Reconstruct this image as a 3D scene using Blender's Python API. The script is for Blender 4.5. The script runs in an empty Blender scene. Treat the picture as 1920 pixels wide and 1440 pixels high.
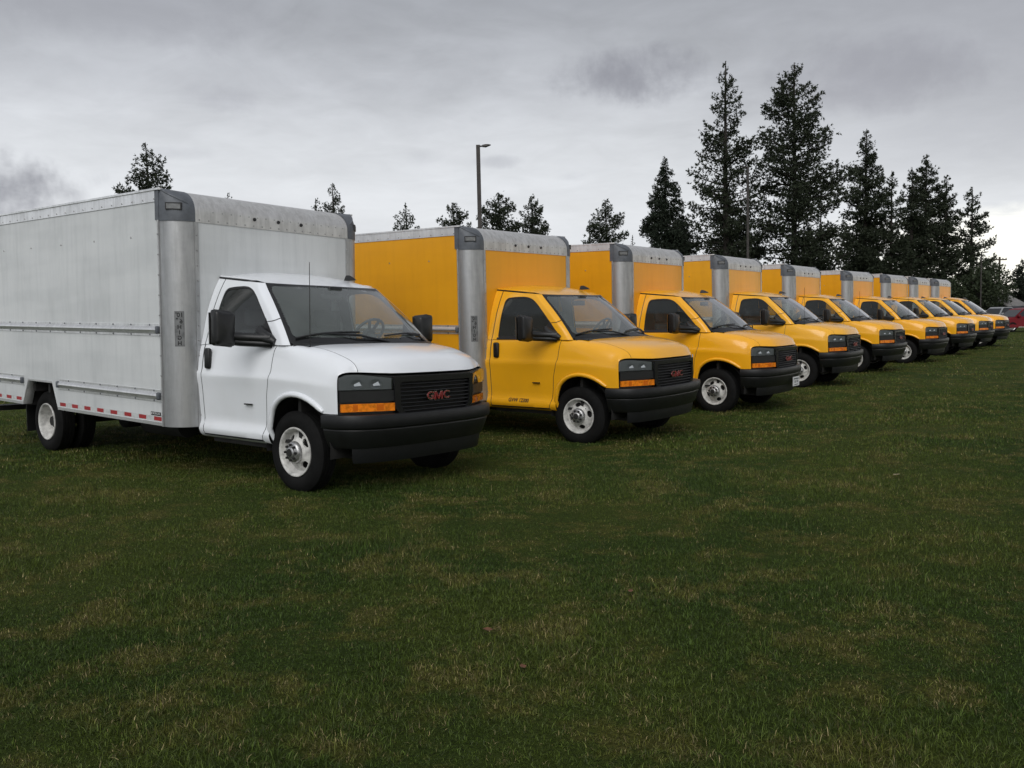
import bpy, bmesh, math, random
import numpy as np
from mathutils import Matrix, Vector
from mathutils.geometry import delaunay_2d_cdt

SC = bpy.context.scene
COL = SC.collection
R = math.radians
rng = np.random.default_rng(7)
random.seed(7)

# ------------------------------------------------------------------ camera
cam_d = bpy.data.cameras.new('camera')
cam = bpy.data.objects.new('camera', cam_d)
COL.objects.link(cam)
cam.matrix_world = Matrix.Translation((0, 0, 1.542)) @ Matrix.Rotation(R(90 - 4.2965), 4, 'X') @ Matrix.Rotation(R(-1.2046), 4, 'Z')
cam_d.sensor_width = 36
cam_d.lens = 1600.35 / 1920 * 36
cam_d.clip_start = .05
cam_d.clip_end = 3000
SC.camera = cam

# ------------------------------------------------------------------ exposure
SC.view_settings.view_transform = 'Standard'
SC.view_settings.look = 'None'
SC.view_settings.gamma = 1
SC.view_settings.exposure = 0.34
SC.cycles.use_adaptive_sampling = True
SC.cycles.adaptive_threshold = .02
SC.cycles.max_bounces = 5
SC.cycles.diffuse_bounces = 2
SC.cycles.glossy_bounces = 3
SC.cycles.transparent_max_bounces = 10

# ------------------------------------------------------------------ sun (behind cloud, over the viewer's shoulder)
SUN_EL, SUN_AZ = 42, 190          # azimuth clockwise from +Y
sd = bpy.data.lights.new('sun', 'SUN')
sd.energy = 1.45
sd.angle = R(50)
sd.color = (1, .985, .96)
sun = bpy.data.objects.new('sun', sd)
COL.objects.link(sun)
dsun = Vector((math.sin(R(SUN_AZ)) * math.cos(R(SUN_EL)), math.cos(R(SUN_AZ)) * math.cos(R(SUN_EL)), math.sin(R(SUN_EL))))
sun.rotation_euler = dsun.to_track_quat('Z', 'Y').to_euler()

# ------------------------------------------------------------------ world: overcast sky
W = bpy.data.worlds.new('World')
SC.world = W
W.use_nodes = True
nt = W.node_tree
nt.nodes.clear()


class NB:
    """tiny node builder"""
    def __init__(s, tree):
        s.t = tree

    def n(s, typ, **kw):
        nd = s.t.nodes.new(typ)
        for k, v in kw.items():
            setattr(nd, k, v)
        return nd

    def put(s, inp, v):
        if hasattr(v, 'is_linked') or hasattr(v, 'links'):
            s.t.links.new(v, inp)
        else:
            inp.default_value = v

    def m(s, op, a, b=0.0, c=0.0, clamp=False):
        nd = s.n('ShaderNodeMath', operation=op, use_clamp=clamp)
        for i, v in enumerate((a, b, c)):
            s.put(nd.inputs[i], v)
        return nd.outputs[0]

    def noise(s, vec, scale, detail=4, rough=.55, dist=0.0):
        nd = s.n('ShaderNodeTexNoise')
        if vec is not None:
            s.put(nd.inputs['Vector'], vec)
        nd.inputs['Scale'].default_value = scale
        nd.inputs['Detail'].default_value = detail
        nd.inputs['Roughness'].default_value = rough
        nd.inputs['Distortion'].default_value = dist
        return nd.outputs['Fac']

    def ramp(s, fac, stops, interp='LINEAR'):
        nd = s.n('ShaderNodeValToRGB')
        cr = nd.color_ramp
        cr.interpolation = interp
        while len(cr.elements) < len(stops):
            cr.elements.new(.5)
        for e, (p, c) in zip(cr.elements, stops):
            e.position = p
            e.color = (*c, 1) if len(c) == 3 else c
        s.put(nd.inputs['Fac'], fac)
        return nd.outputs['Color']

    def mix(s, fac, a, b, blend='MIX'):
        nd = s.n('ShaderNodeMix', data_type='RGBA', blend_type=blend)
        s.put(nd.inputs[0], fac)
        for i, v in ((6, a), (7, b)):
            if isinstance(v, tuple) and len(v) == 3:
                v = (*v, 1)
            s.put(nd.inputs[i], v)
        return nd.outputs[2]

    def sstep(s, v, lo, hi):
        nd = s.n('ShaderNodeMapRange', interpolation_type='SMOOTHSTEP')
        s.put(nd.inputs[0], v)
        nd.inputs[1].default_value = lo
        nd.inputs[2].default_value = hi
        return nd.outputs[0]


b = NB(nt)
tc = b.n('ShaderNodeTexCoord')
sep = b.n('ShaderNodeSeparateXYZ')
nt.links.new(tc.outputs['Generated'], sep.inputs[0])
dx, dy, dz = sep.outputs
az = b.m('ARCTAN2', dx, dy)
el = b.m('ARCSINE', dz)
# cloud-deck coordinates: direction hitting a sheet overhead (gives flat streaks near the horizon)
inv = b.m('DIVIDE', 1.0, b.m('ADD', b.m('MAXIMUM', dz, 0.0), .13))
cmb = b.n('ShaderNodeCombineXYZ')
b.put(cmb.inputs[0], b.m('MULTIPLY', dx, inv))
b.put(cmb.inputs[1], b.m('MULTIPLY', dy, inv))
deck = cmb.outputs[0]
n1 = b.noise(deck, 1.1, 5, .55, .3)
n2 = b.noise(deck, 3.4, 7, .62, .9)
n3 = b.noise(deck, 9.0, 6, .62, .6)
# overcast: pale towards the horizon, heavier higher up
base = b.ramp(b.m('DIVIDE', b.m('MAXIMUM', el, 0.0), 1.571),
              [(0.0, (.60, .605, .61)), (.075, (.635, .64, .645)), (.125, (.555, .562, .573)), (.165, (.425, .432, .45)), (.22, (.322, .330, .350)), (.30, (.305, .312, .332)), (1.0, (.38, .387, .405))])
clump = b.m('ADD', b.m('MULTIPLY', b.m('SUBTRACT', n1, .5), 1.15), b.m('ADD', b.m('MULTIPLY', b.m('SUBTRACT', n2, .5), .46), b.m('MULTIPLY', b.m('SUBTRACT', n3, .5), .10)))
amp = b.m('ADD', .24, b.m('MULTIPLY', b.sstep(el, .08, .3), .50))
base = b.mix(1.0, base, b.m('ADD', 1.0, b.m('MULTIPLY', clump, amp)), 'MULTIPLY')
# darker mauve weight of cloud towards the right
rightw = b.m('MULTIPLY', b.sstep(az, .12, .55), b.sstep(el, .10, .19))
base = b.mix(b.m('MULTIPLY', rightw, .5), base, (.245, .246, .268))
# separate scraps of darker cloud  (az, el, half widths, strength)
wob = b.m('MULTIPLY', b.m('SUBTRACT', b.noise(tc.outputs['Generated'], 9, 5, .6, .3), .5), 2.6)
wob2 = b.m('MULTIPLY', b.m('SUBTRACT', b.noise(tc.outputs['Generated'], 30, 5, .6), .5), 1.3)
for (a0, e0, sa, se, st, cc) in [(-33, 8.0, 8.0, 2.8, .85, (.16, .16, .185)), (8.0, 15.4, 6.0, 2.0, .75, (.20, .20, .225)), (-18.5, 13.9, 2.6, 1.0, .35, (.30, .30, .33)),
                                 (-.6, 10.3, 1.9, .5, .5, (.36, .365, .39)), (-5.4, 10.6, 1.7, .7, .34, (.38, .385, .41)), (4.3, 9.3, 1.6, .5, .35, (.4, .405, .43)), (-20.5, 10.6, 2.4, .6, .38, (.38, .385, .41)),
                                 (22, 14, 9, 2.4, .4, (.215, .21, .24)), (-24, 18.5, 12, 2.2, .38, (.26, .26, .285))]:
    ra = b.m('DIVIDE', b.m('SUBTRACT', az, R(a0)), R(sa))
    re = b.m('DIVIDE', b.m('SUBTRACT', el, R(e0)), R(se))
    q = b.m('ADD', b.m('ADD', b.m('MULTIPLY', ra, ra), b.m('MULTIPLY', re, re)), b.m('ADD', wob, wob2))
    f = b.m('MULTIPLY', b.m('SUBTRACT', 1.0, b.sstep(q, -.25, 1.15)), st)
    base = b.mix(f, base, cc)
# break in the cloud low on the right, clear pale sky behind it
sky = b.n('ShaderNodeTexSky', sky_type='NISHITA', sun_disc=False)
sky.sun_elevation = R(SUN_EL)
sky.sun_rotation = R(SUN_AZ)
clear = b.mix(1.0, sky.outputs[0], (.1, .1, .1), 'MULTIPLY')
clear = b.mix(.86, clear, (1.05, .99, .87))
gtop = b.m('ADD', R(5.6), b.m('MULTIPLY', b.m('SUBTRACT', n2, .5), .035))
gap = b.m('MULTIPLY', b.m('SUBTRACT', 1.0, b.sstep(b.m('SUBTRACT', el, gtop), -.02, .012)), b.sstep(b.m('ADD', az, b.m('MULTIPLY', b.m('SUBTRACT', n1, .5), .12)), R(17), R(29)))
base = b.mix(gap, base, clear)
bg = b.n('ShaderNodeBackground')
base = b.mix(1.0, base, (.977, .998, 1.028), 'MULTIPLY')
nt.links.new(base, bg.inputs[0])
bg.inputs[1].default_value = 1.0
out = b.n('ShaderNodeOutputWorld')
nt.links.new(bg.outputs[0], out.inputs[0])


# ------------------------------------------------------------------ helpers
def tag(o, label=None, cat=None, group=None, kind=None):
    if label: o['label'] = label
    if cat: o['category'] = cat
    if group: o['group'] = group
    if kind: o['kind'] = kind
    return o


def link(o, parent=None):
    COL.objects.link(o)
    if parent is not None:
        o.parent = parent
    return o


def empty(name, parent=None):
    o = bpy.data.objects.new(name, None)
    o.empty_display_size = .2
    return link(o, parent)


def mesh(name, v, f, mat, parent=None, smooth=False, auto=None):
    me = bpy.data.meshes.new(name)
    if isinstance(f, np.ndarray) and f.ndim == 2 and len(f) > 2000:
        k = f.shape[1]
        me.vertices.add(len(v))
        me.vertices.foreach_set('co', np.asarray(v, np.float32).ravel())
        me.loops.add(f.size)
        me.loops.foreach_set('vertex_index', f.astype(np.int32).ravel())
        me.polygons.add(len(f))
        me.polygons.foreach_set('loop_start', np.arange(0, f.size, k, dtype=np.int32))
        me.update(calc_edges=True)
    else:
        me.from_pydata([tuple(map(float, p)) for p in v], [], [tuple(map(int, q)) for q in f])
    me.materials.append(mat)
    if smooth or auto:
        me.polygons.foreach_set('use_smooth', [True] * len(me.polygons))
        if auto:
            me.set_sharp_from_angle(angle=R(auto))
    me.update()
    return link(bpy.data.objects.new(name, me), parent)


class MB:
    """mesh bucket"""
    def __init__(s):
        s.v, s.f = [], []

    def add(s, v, f):
        o = len(s.v)
        s.v += [tuple(p) for p in v]
        s.f += [tuple(i + o for i in q) for q in f]
        return s

    def box(s, x0, x1, y0, y1, z0, z1):
        v = [(x, y, z) for z in (z0, z1) for y in (y0, y1) for x in (x0, x1)]
        return s.add(v, [(0, 2, 3, 1), (4, 5, 7, 6), (0, 1, 5, 4), (2, 6, 7, 3), (0, 4, 6, 2), (1, 3, 7, 5)])

    def bbox(s, x0, x1, y0, y1, z0, z1, r):
        """box with chamfered edges"""
        bm = bmesh.new()
        bmesh.ops.create_cube(bm, size=1)
        bmesh.ops.scale(bm, vec=(x1 - x0, y1 - y0, z1 - z0), verts=bm.verts)
        bmesh.ops.translate(bm, vec=((x0 + x1) / 2, (y0 + y1) / 2, (z0 + z1) / 2), verts=bm.verts)
        bmesh.ops.bevel(bm, geom=bm.edges[:], offset=r, segments=2, affect='EDGES', profile=.5)
        s.addbm(bm)
        return s

    def addbm(s, bm):
        bm.verts.index_update()
        s.add([v.co[:] for v in bm.verts], [[v.index for v in f.verts] for f in bm.faces])
        bm.free()

    def tube(s, pts, r, n=8, cap=True):
        pts = [Vector(p) for p in pts]
        rs = r if isinstance(r, (list, tuple)) else [r] * len(pts)
        up = None
        rings = []
        for i, p in enumerate(pts):
            t = (pts[min(i + 1, len(pts) - 1)] - pts[max(i - 1, 0)]).normalized()
            if up is None:
                up = t.orthogonal().normalized()
            up = (up - t * up.dot(t)).normalized()
            w = t.cross(up)
            rings.append([p + (up * math.cos(2 * math.pi * k / n) + w * math.sin(2 * math.pi * k / n)) * rs[i] for k in range(n)])
        v = [tuple(q) for g in rings for q in g]
        f = []
        for i in range(len(rings) - 1):
            for k in range(n):
                f.append((i * n + k, i * n + (k + 1) % n, (i + 1) * n + (k + 1) % n, (i + 1) * n + k))
        if cap:
            f.append(tuple(range(n))[::-1])
            f.append(tuple((len(rings) - 1) * n + k for k in range(n)))
        return s.add(v, f)

    def lathe(s, prof, n=40, c=(0, 0, 0), sgn=1):
        """profile (radius, offset) about the Y axis through c; offset grows outward (sgn)"""
        v, f = [], []
        for (r_, o_) in prof:
            for k in range(n):
                a = 2 * math.pi * k / n
                v.append((c[0] + r_ * math.cos(a), c[1] + sgn * o_, c[2] + r_ * math.sin(a)))
        for i in range(len(prof) - 1):
            for k in range(n):
                q = (i * n + k, i * n + (k + 1) % n, (i + 1) * n + (k + 1) % n, (i + 1) * n + k)
                f.append(q if sgn < 0 else q[::-1])
        return s.add(v, f)

    def sweep(s, path, prof, closed=False):
        """path: list of (x,y,nx,ny); prof: list of (offset along normal, z)"""
        v, f = [], []
        m_ = len(prof)
        for (x, y, nx, ny) in path:
            for (o_, z) in prof:
                v.append((x + nx * o_, y + ny * o_, z))
        for i in range(len(path) - 1):
            for k in range(m_ - (0 if closed else 1)):
                k2 = (k + 1) % m_
                f.append((i * m_ + k, (i + 1) * m_ + k, (i + 1) * m_ + k2, i * m_ + k2))
        return s.add(v, f)

    def shear(s, fn):
        s.v = [fn(p) for p in s.v]
        return s

    def build(s, name, mat, parent=None, smooth=False, auto=None):
        return mesh(name, s.v, s.f, mat, parent, smooth, auto)


def inside(pts, poly):
    x, y = pts[:, 0], pts[:, 1]
    r = np.zeros(len(pts), bool)
    n = len(poly)
    for i in range(n):
        x0, y0 = poly[i]
        x1, y1 = poly[(i + 1) % n]
        c = (y0 > y) != (y1 > y)
        with np.errstate(divide='ignore', invalid='ignore'):
            r ^= c & (x < (x1 - x0) * (y - y0) / (y1 - y0 + 1e-30) + x0)
    return r


def dens(poly, step):
    o = []
    n = len(poly)
    for i in range(n):
        a, c = np.array(poly[i], float), np.array(poly[(i + 1) % n], float)
        k = max(1, int(math.ceil(np.linalg.norm(c - a) / step)))
        for j in range(k):
            o.append(tuple(a + (c - a) * j / k))
    return o


def fill2d(outline, holes, step):
    """triangulated polygon with interior points -> (pts Nx2, tris)"""
    loops = [dens(outline, step)] + [dens(h, step) for h in holes]
    pts, edges = [], []
    for lp in loops:
        o = len(pts)
        pts += lp
        edges += [(o + i, o + (i + 1) % len(lp)) for i in range(len(lp))]
    bp_ = np.array(pts)
    lo, hi = bp_.min(0), bp_.max(0)
    gx, gy = np.meshgrid(np.arange(lo[0] + step / 2, hi[0], step), np.arange(lo[1] + step / 2, hi[1], step))
    g = np.stack([gx.ravel(), gy.ravel()], 1)
    k = inside(g, loops[0])
    for h in loops[1:]:
        k &= ~inside(g, h)
    g = g[k]
    if len(g):
        d = np.min(np.linalg.norm(g[:, None, :] - bp_[None], axis=2), axis=1)
        g = g[d > step * .5]
    allp = [Vector(p) for p in pts] + [Vector(p) for p in g]
    vo, _, fo, _, _, _ = delaunay_2d_cdt(allp, edges, [], 0, 1e-6)
    V = np.array([p[:] for p in vo])
    F = np.array([f for f in fo if len(f) == 3])
    c = V[F].mean(1)
    k = inside(c, loops[0])
    for h in loops[1:]:
        k &= ~inside(c, h)
    F = F[k]
    a, b_, c_ = V[F[:, 0]], V[F[:, 1]], V[F[:, 2]]
    ar = (b_[:, 0] - a[:, 0]) * (c_[:, 1] - a[:, 1]) - (b_[:, 1] - a[:, 1]) * (c_[:, 0] - a[:, 0])
    F[ar < 0] = F[ar < 0][:, ::-1]
    return V, F[np.abs(ar) > 1e-9]


def pchip(x, y, xi):
    """monotone cubic along the last axis of y"""
    x = np.asarray(x, float)
    y = np.asarray(y, float)
    h = np.diff(x)
    d = np.diff(y, axis=-1) / h
    m = np.zeros_like(y)
    w1, w2 = 2 * h[1:] + h[:-1], h[1:] + 2 * h[:-1]
    with np.errstate(divide='ignore', invalid='ignore'):
        mm = (w1 + w2) / (w1 / d[..., :-1] + w2 / d[..., 1:])
    m[..., 1:-1] = np.where(d[..., :-1] * d[..., 1:] > 0, np.nan_to_num(mm), 0)
    m[..., 0], m[..., -1] = d[..., 0], d[..., -1]
    i = np.clip(np.searchsorted(x, xi) - 1, 0, len(x) - 2)
    t = (xi - x[i]) / h[i]
    h00, h10, h01, h11 = 2 * t**3 - 3 * t**2 + 1, t**3 - 2 * t**2 + t, -2 * t**3 + 3 * t**2, t**3 - t**2
    return h00 * y[..., i] + h10 * h[i] * m[..., i] + h01 * y[..., i + 1] + h11 * h[i] * m[..., i + 1]


def smoothpoly(poly, r, n=4, keep=()):
    """round the corners of a polygon"""
    o = []
    N = len(poly)
    for i in range(N):
        p = np.array(poly[i], float)
        if i in keep:
            o.append(tuple(p)); continue
        a, c = np.array(poly[i - 1], float) - p, np.array(poly[(i + 1) % N], float) - p
        la, lc = np.linalg.norm(a), np.linalg.norm(c)
        k = min(r, la * .45, lc * .45)
        A, C_ = p + a / la * k, p + c / lc * k
        for j in range(n + 1):
            t = j / n
            o.append(tuple((1 - t)**2 * A + 2 * t * (1 - t) * p + t * t * C_))
    return o


# ------------------------------------------------------------------ materials
def newmat(name):
    m = bpy.data.materials.new(name)
    m.use_nodes = True
    t = m.node_tree
    return m, NB(t), t.nodes['Principled BSDF']


def simple(name, col, rough=.5, metal=0.0, spec=.5, coat=0.0, var=0.0, vscale=3.0, bump=0.0, bscale=60.0):
    m, b, p = newmat(name)
    p.inputs['Roughness'].default_value = rough
    p.inputs['Metallic'].default_value = metal
    p.inputs['Specular IOR Level'].default_value = spec
    p.inputs['Coat Weight'].default_value = coat
    p.inputs['Coat Roughness'].default_value = .08
    p.inputs['Base Color'].default_value = (*col, 1)
    if var:
        tcn = b.n('ShaderNodeTexCoord')
        n_ = b.noise(tcn.outputs['Object'], vscale, 6, .65)
        b.put(p.inputs['Base Color'], b.mix(b.sstep(n_, .35, .75), tuple(c * (1 + var) for c in col), tuple(c * (1 - var) for c in col)))
        b.put(p.inputs['Roughness'], b.m('ADD', rough - .06, b.m('MULTIPLY', n_, .12)))
    if bump:
        tcn = b.n('ShaderNodeTexCoord')
        bn = b.n('ShaderNodeBump')
        bn.inputs['Strength'].default_value = bump
        bn.inputs['Distance'].default_value = .01
        b.put(bn.inputs['Height'], b.noise(tcn.outputs['Object'], bscale, 3))
        b.put(p.inputs['Normal'], bn.outputs[0])
    return m


def paint(name, col, dirt):
    """car paint with a film of road dirt near the sills"""
    m, b, p = newmat(name)
    tcn = b.n('ShaderNodeTexCoord')
    n1 = b.noise(tcn.outputs['Object'], 2.2, 6, .6)
    n2 = b.noise(tcn.outputs['Object'], 26, 5, .7)
    f = b.m('MULTIPLY', b.sstep(n1, .42, .78), .14)
    f = b.m('ADD', f, b.m('MULTIPLY', b.sstep(n2, .62, .8), .10))
    b.put(p.inputs['Base Color'], b.mix(f, col, dirt))
    b.put(p.inputs['Roughness'], b.m('ADD', .16, b.m('MULTIPLY', n1, .16)))
    p.inputs['Specular IOR Level'].default_value = .5
    p.inputs['Coat Weight'].default_value = .5
    p.inputs['Coat Roughness'].default_value = .09
    return m


def boxpaint(name, col, dirt, amt):
    """painted box panels: faint vertical streaks, rain marks and old lettering shadows"""
    m, b, p = newmat(name)
    tcn = b.n('ShaderNodeTexCoord')
    mp = b.n('ShaderNodeMapping')
    b.put(mp.inputs[0], tcn.outputs['Object'])
    mp.inputs['Scale'].default_value = (3.0, 3.0, .28)
    st = b.noise(mp.outputs[0], 3.0, 6, .68)
    mp2 = b.n('ShaderNodeMapping')
    b.put(mp2.inputs[0], tcn.outputs['Object'])
    mp2.inputs['Scale'].default_value = (.3, .3, 2.4)
    band = b.noise(mp2.outputs[0], 1.5, 3, .5)
    bl = b.noise(tcn.outputs['Object'], 1.5, 5, .6)
    sp = b.noise(tcn.outputs['Object'], 38, 4, .7)
    f = b.m('ADD', b.m('MULTIPLY', b.sstep(st, .42, .72), .5), b.m('MULTIPLY', b.sstep(bl, .4, .75), .5))
    f = b.m('ADD', f, b.m('MULTIPLY', b.sstep(band, .45, .62), .3))
    f = b.m('MULTIPLY', b.m('ADD', f, b.m('MULTIPLY', b.sstep(sp, .66, .78), .8)), amt, clamp=True)
    b.put(p.inputs['Base Color'], b.mix(f, col, dirt))
    b.put(p.inputs['Roughness'], b.m('ADD', .28, b.m('MULTIPLY', bl, .22)))
    p.inputs['Specular IOR Level'].default_value = .32
    bn = b.n('ShaderNodeBump')
    bn.inputs['Strength'].default_value = .05
    bn.inputs['Distance'].default_value = .05
    b.put(bn.inputs['Height'], b.noise(tcn.outputs['Object'], 2.6, 2))
    b.put(p.inputs['Normal'], bn.outputs[0])
    return m


def aluminium(name, col, rough, var=.35):
    m, b, p = newmat(name)
    tcn = b.n('ShaderNodeTexCoord')
    mp = b.n('ShaderNodeMapping')
    b.put(mp.inputs[0], tcn.outputs['Object'])
    mp.inputs['Scale'].default_value = (6, 6, .6)
    st = b.noise(mp.outputs[0], 3, 6, .7)
    bl = b.noise(tcn.outputs['Object'], 5, 6, .65)
    f = b.m('ADD', b.m('MULTIPLY', b.sstep(st, .3, .75), .6), b.m('MULTIPLY', b.sstep(bl, .35, .75), .4))
    b.put(p.inputs['Base Color'], b.mix(f, col, tuple(c * (1 - var) for c in col)))
    b.put(p.inputs['Roughness'], b.m('ADD', rough, b.m('MULTIPLY', f, .22)))
    p.inputs['Metallic'].default_value = .85
    bn = b.n('ShaderNodeBump')
    bn.inputs['Strength'].default_value = .12
    bn.inputs['Distance'].default_value = .02
    b.put(bn.inputs['Height'], bl)
    b.put(p.inputs['Normal'], bn.outputs[0])
    return m


def glassmat(name, tint, refl=1.0, ior=1.5, rough=.02, film=0.0):
    m = bpy.data.materials.new(name)
    m.use_nodes = True
    t = m.node_tree
    t.nodes.clear()
    b = NB(t)
    tr = b.n('ShaderNodeBsdfTransparent')
    tr.inputs[0].default_value = (*tint, 1)
    gl = b.n('ShaderNodeBsdfGlossy')
    gl.inputs['Roughness'].default_value = rough
    ge = b.n('ShaderNodeNewGeometry')
    vm = b.n('ShaderNodeVectorMath', operation='DOT_PRODUCT')
    b.put(vm.inputs[0], ge.outputs['Normal'])
    b.put(vm.inputs[1], ge.outputs['Incoming'])
    gz_ = b.m('SUBTRACT', 1.0, b.m('ABSOLUTE', vm.outputs['Value']), clamp=True)
    fres = b.m('ADD', .042, b.m('MULTIPLY', b.m('POWER', gz_, 5.0), .95))
    if film:                       # dust and dried rain, plus sky reflection put into the film colour
        tcn = b.n('ShaderNodeTexCoord')
        df = b.n('ShaderNodeBsdfDiffuse')
        df.inputs[0].default_value = (.50, .57, .54, 1)
        m0 = b.n('ShaderNodeMixShader')
        b.put(m0.inputs[0], b.m('MULTIPLY', b.m('ADD', .6, b.noise(tcn.outputs['Object'], 4, 5, .65)), film))
        b.put(m0.inputs[1], tr.outputs[0])
        b.put(m0.inputs[2], df.outputs[0])
        tr = m0
    mx = b.n('ShaderNodeMixShader')
    b.put(mx.inputs[0], b.m('MULTIPLY', fres, refl, clamp=True))
    b.put(mx.inputs[1], tr.outputs[0])
    b.put(mx.inputs[2], gl.outputs[0])
    o = b.n('ShaderNodeOutputMaterial')
    b.put(o.inputs[0], mx.outputs[0])
    return m


M = {
    'white': paint('white_paint', (.80, .825, .86), (.54, .54, .52)),
    'yellow': paint('yellow_paint', (.89, .425, .013), (.54, .27, .03)),
    'yellow_b': paint('yellow_paint_faded', (.90, .45, .024), (.58, .31, .05)),
    'yellow_c': paint('yellow_paint_deep', (.92, .425, .011), (.52, .26, .03)),
    'boxwhite': boxpaint('white_box_panel', (.635, .652, .658), (.42, .44, .45), .6),
    'boxyellow': boxpaint('yellow_box_panel', (.82, .37, .010), (.61, .26, .010), .34),
    'boxyellow_b': boxpaint('yellow_box_panel_faded', (.84, .40, .018), (.60, .27, .02), .45),
    'boxyellow_c': boxpaint('yellow_box_panel_deep', (.83, .365, .009), (.58, .24, .010), .38),
    'alu': aluminium('mill_aluminium', (.47, .475, .48), .36, .32),
    'alurail': aluminium('rail_aluminium', (.84, .845, .85), .28, .3),
    'cap': simple('grey_corner_cap', (.085, .094, .108), .5, var=.22, vscale=9, bump=.25, bscale=7),
    'plastic': simple('black_plastic', (.0065, .007, .0075), .42, var=.3, vscale=12, bump=.08, bscale=220),
    'gloss': simple('gloss_black', (.010, .010, .011), .18),
    'bumper': simple('bumper_plastic', (.0065, .007, .0078), .46, spec=.4, var=.25, vscale=8, bump=.10, bscale=300),
    'rubber': simple('tyre_rubber', (.0055, .0055, .0055), .8, spec=.18, var=.35, vscale=9),
    'seal': simple('rubber_seal', (.010, .010, .011), .55),
    'rim': simple('white_steel_rim', (.47, .465, .445), .45, var=.36, vscale=14),
    'chrome': simple('chrome', (.62, .62, .62), .16, 1.0),
    'hub': simple('hub_steel', (.42, .42, .42), .36, .8, var=.3, vscale=20),
    'dark': simple('underbody', (.013, .0125, .012), .8, var=.4, vscale=6),
    'inner': simple('cab_trim', (.085, .09, .095), .7, var=.15),
    'dash': simple('dashboard', (.13, .145, .15), .65),
    'seat': simple('seat_cloth', (.05, .052, .056), .9),
    'head': simple('headliner', (.14, .145, .15), .85),
    'glass': glassmat('windscreen_glass', (.80, .87, .86), 2.0, film=.12),
    'sglass': glassmat('door_glass', (.58, .63, .62), 1.5, film=.02),
    'lens': glassmat('lamp_lens', (.80, .82, .84), 2.2),
    'bucket': simple('lamp_bucket', (.17, .18, .185), .28, .3),
    'reflector_glint': simple('lamp_glint', (.9, .91, .92), .35, .35),
    'amber': simple('amber_lens', (.66, .18, .010), .14, coat=.6, var=.40, vscale=22),
    'amberdark': simple('amber_lens_deep', (.58, .125, .004), .2, coat=.5),
    'red': simple('emblem_red', (.19, .012, .014), .3, coat=.3),
    'tapered': simple('red_reflective_tape', (.32, .018, .022), .4, var=.2, vscale=30),
    'tapewhite': simple('white_reflective_tape', (.50, .52, .52), .4, var=.15, vscale=30),
    'ink': simple('black_print', (.012, .012, .012), .6),
    'stick': simple('sticker_grey', (.15, .154, .156), .5, .3, var=.3, vscale=14),
    'plate': simple('plate_white', (.62, .63, .63), .5, var=.1, vscale=30),
    'printgrey': simple('plate_print', (.12, .13, .14), .6),
    'rivet': simple('rivet', (.34, .34, .34), .4, .7),
    'roofalu': aluminium('roof_nose_aluminium', (.74, .735, .72), .45, .38),
    'frit': simple('glass_frit', (.010, .0105, .011), .22),
}

# ------------------------------------------------------------------ where the trucks stand:  x, y, heading, z, pitch slope, roll slope
TR = [(-1.3984, 8.362, -0.6742, 0.0, -0.0047, -0.0242), (1.4098, 11.4644, -0.6768, -0.0568, -0.0034, 0.0028), (3.862, 14.6231, -0.6407, -0.0584, -0.0022, 0.0013),
      (6.4816, 18.3656, -0.6398, 0.0019, 0.0112, 0.0007), (9.2626, 22.3525, -0.6654, 0.0002, 0.011, -0.002), (12.3003, 26.1969, -0.697, -0.0193, -0.0001, 0.0037),
      (14.9949, 29.5868, -0.705, 0.0078, 0.0071, -0.002), (17.4625, 32.8283, -0.6643, 0.0305, 0.0092, -0.0024), (19.5811, 35.4281, -0.6954, 0.027, 0.0037, -0.0027)]
_gp = []
for (X, Y, a, z, tp, trr) in TR:
    for px in (0.0, -4.65):
        for py in (-1, 1):
            _gp.append((X + px * math.cos(a) - py * math.sin(a), Y + px * math.sin(a) + py * math.cos(a), z + tp * px + trr * py))
_gp = np.array(_gp)


def gz(x, y):
    """height of the field: follows the wheels of every truck, otherwise gently uneven"""
    x, y = np.asarray(x, float), np.asarray(y, float)
    num = np.zeros_like(x)
    den = np.full_like(x, .02)
    for (px, py, pz) in _gp:
        w = np.exp(-((x - px)**2 + (y - py)**2) / (2 * 1.1**2))
        num += w * pz
        den += w
    d = np.hypot(x, y)
    und = .012 * np.sin(x * 1.7 + y * .6) * np.sin(y * 1.3 - x * .4) * np.clip((7.5 - d) / 3, 0, 1)
    return num / den + und + .022


# ------------------------------------------------------------------ ground
def rngline(segs):
    o = []
    for a, c, s in segs:
        o += list(np.arange(a, c, s))
    return np.array(o + [segs[-1][1]])


gxs = rngline([(-900, -100, 100), (-100, -30, 10), (-30, -12, 1.5), (-12, 14, .35), (14, 40, 1.0), (40, 100, 10), (100, 900, 100)])
gys = rngline([(-300, -30, 30), (-30, 0, 5), (0, 18, .35), (18, 45, .8), (45, 57, 2), (57, 120, 9), (120, 1500, 115)])
GX, GY = np.meshgrid(gxs, gys)
GZ = gz(GX, GY)
gv = np.stack([GX.ravel(), GY.ravel(), GZ.ravel()], 1)
nx_, ny_ = len(gxs), len(gys)
gf = [(j * nx_ + i, j * nx_ + i + 1, (j + 1) * nx_ + i + 1, (j + 1) * nx_ + i) for j in range(ny_ - 1) for i in range(nx_ - 1)]


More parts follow.
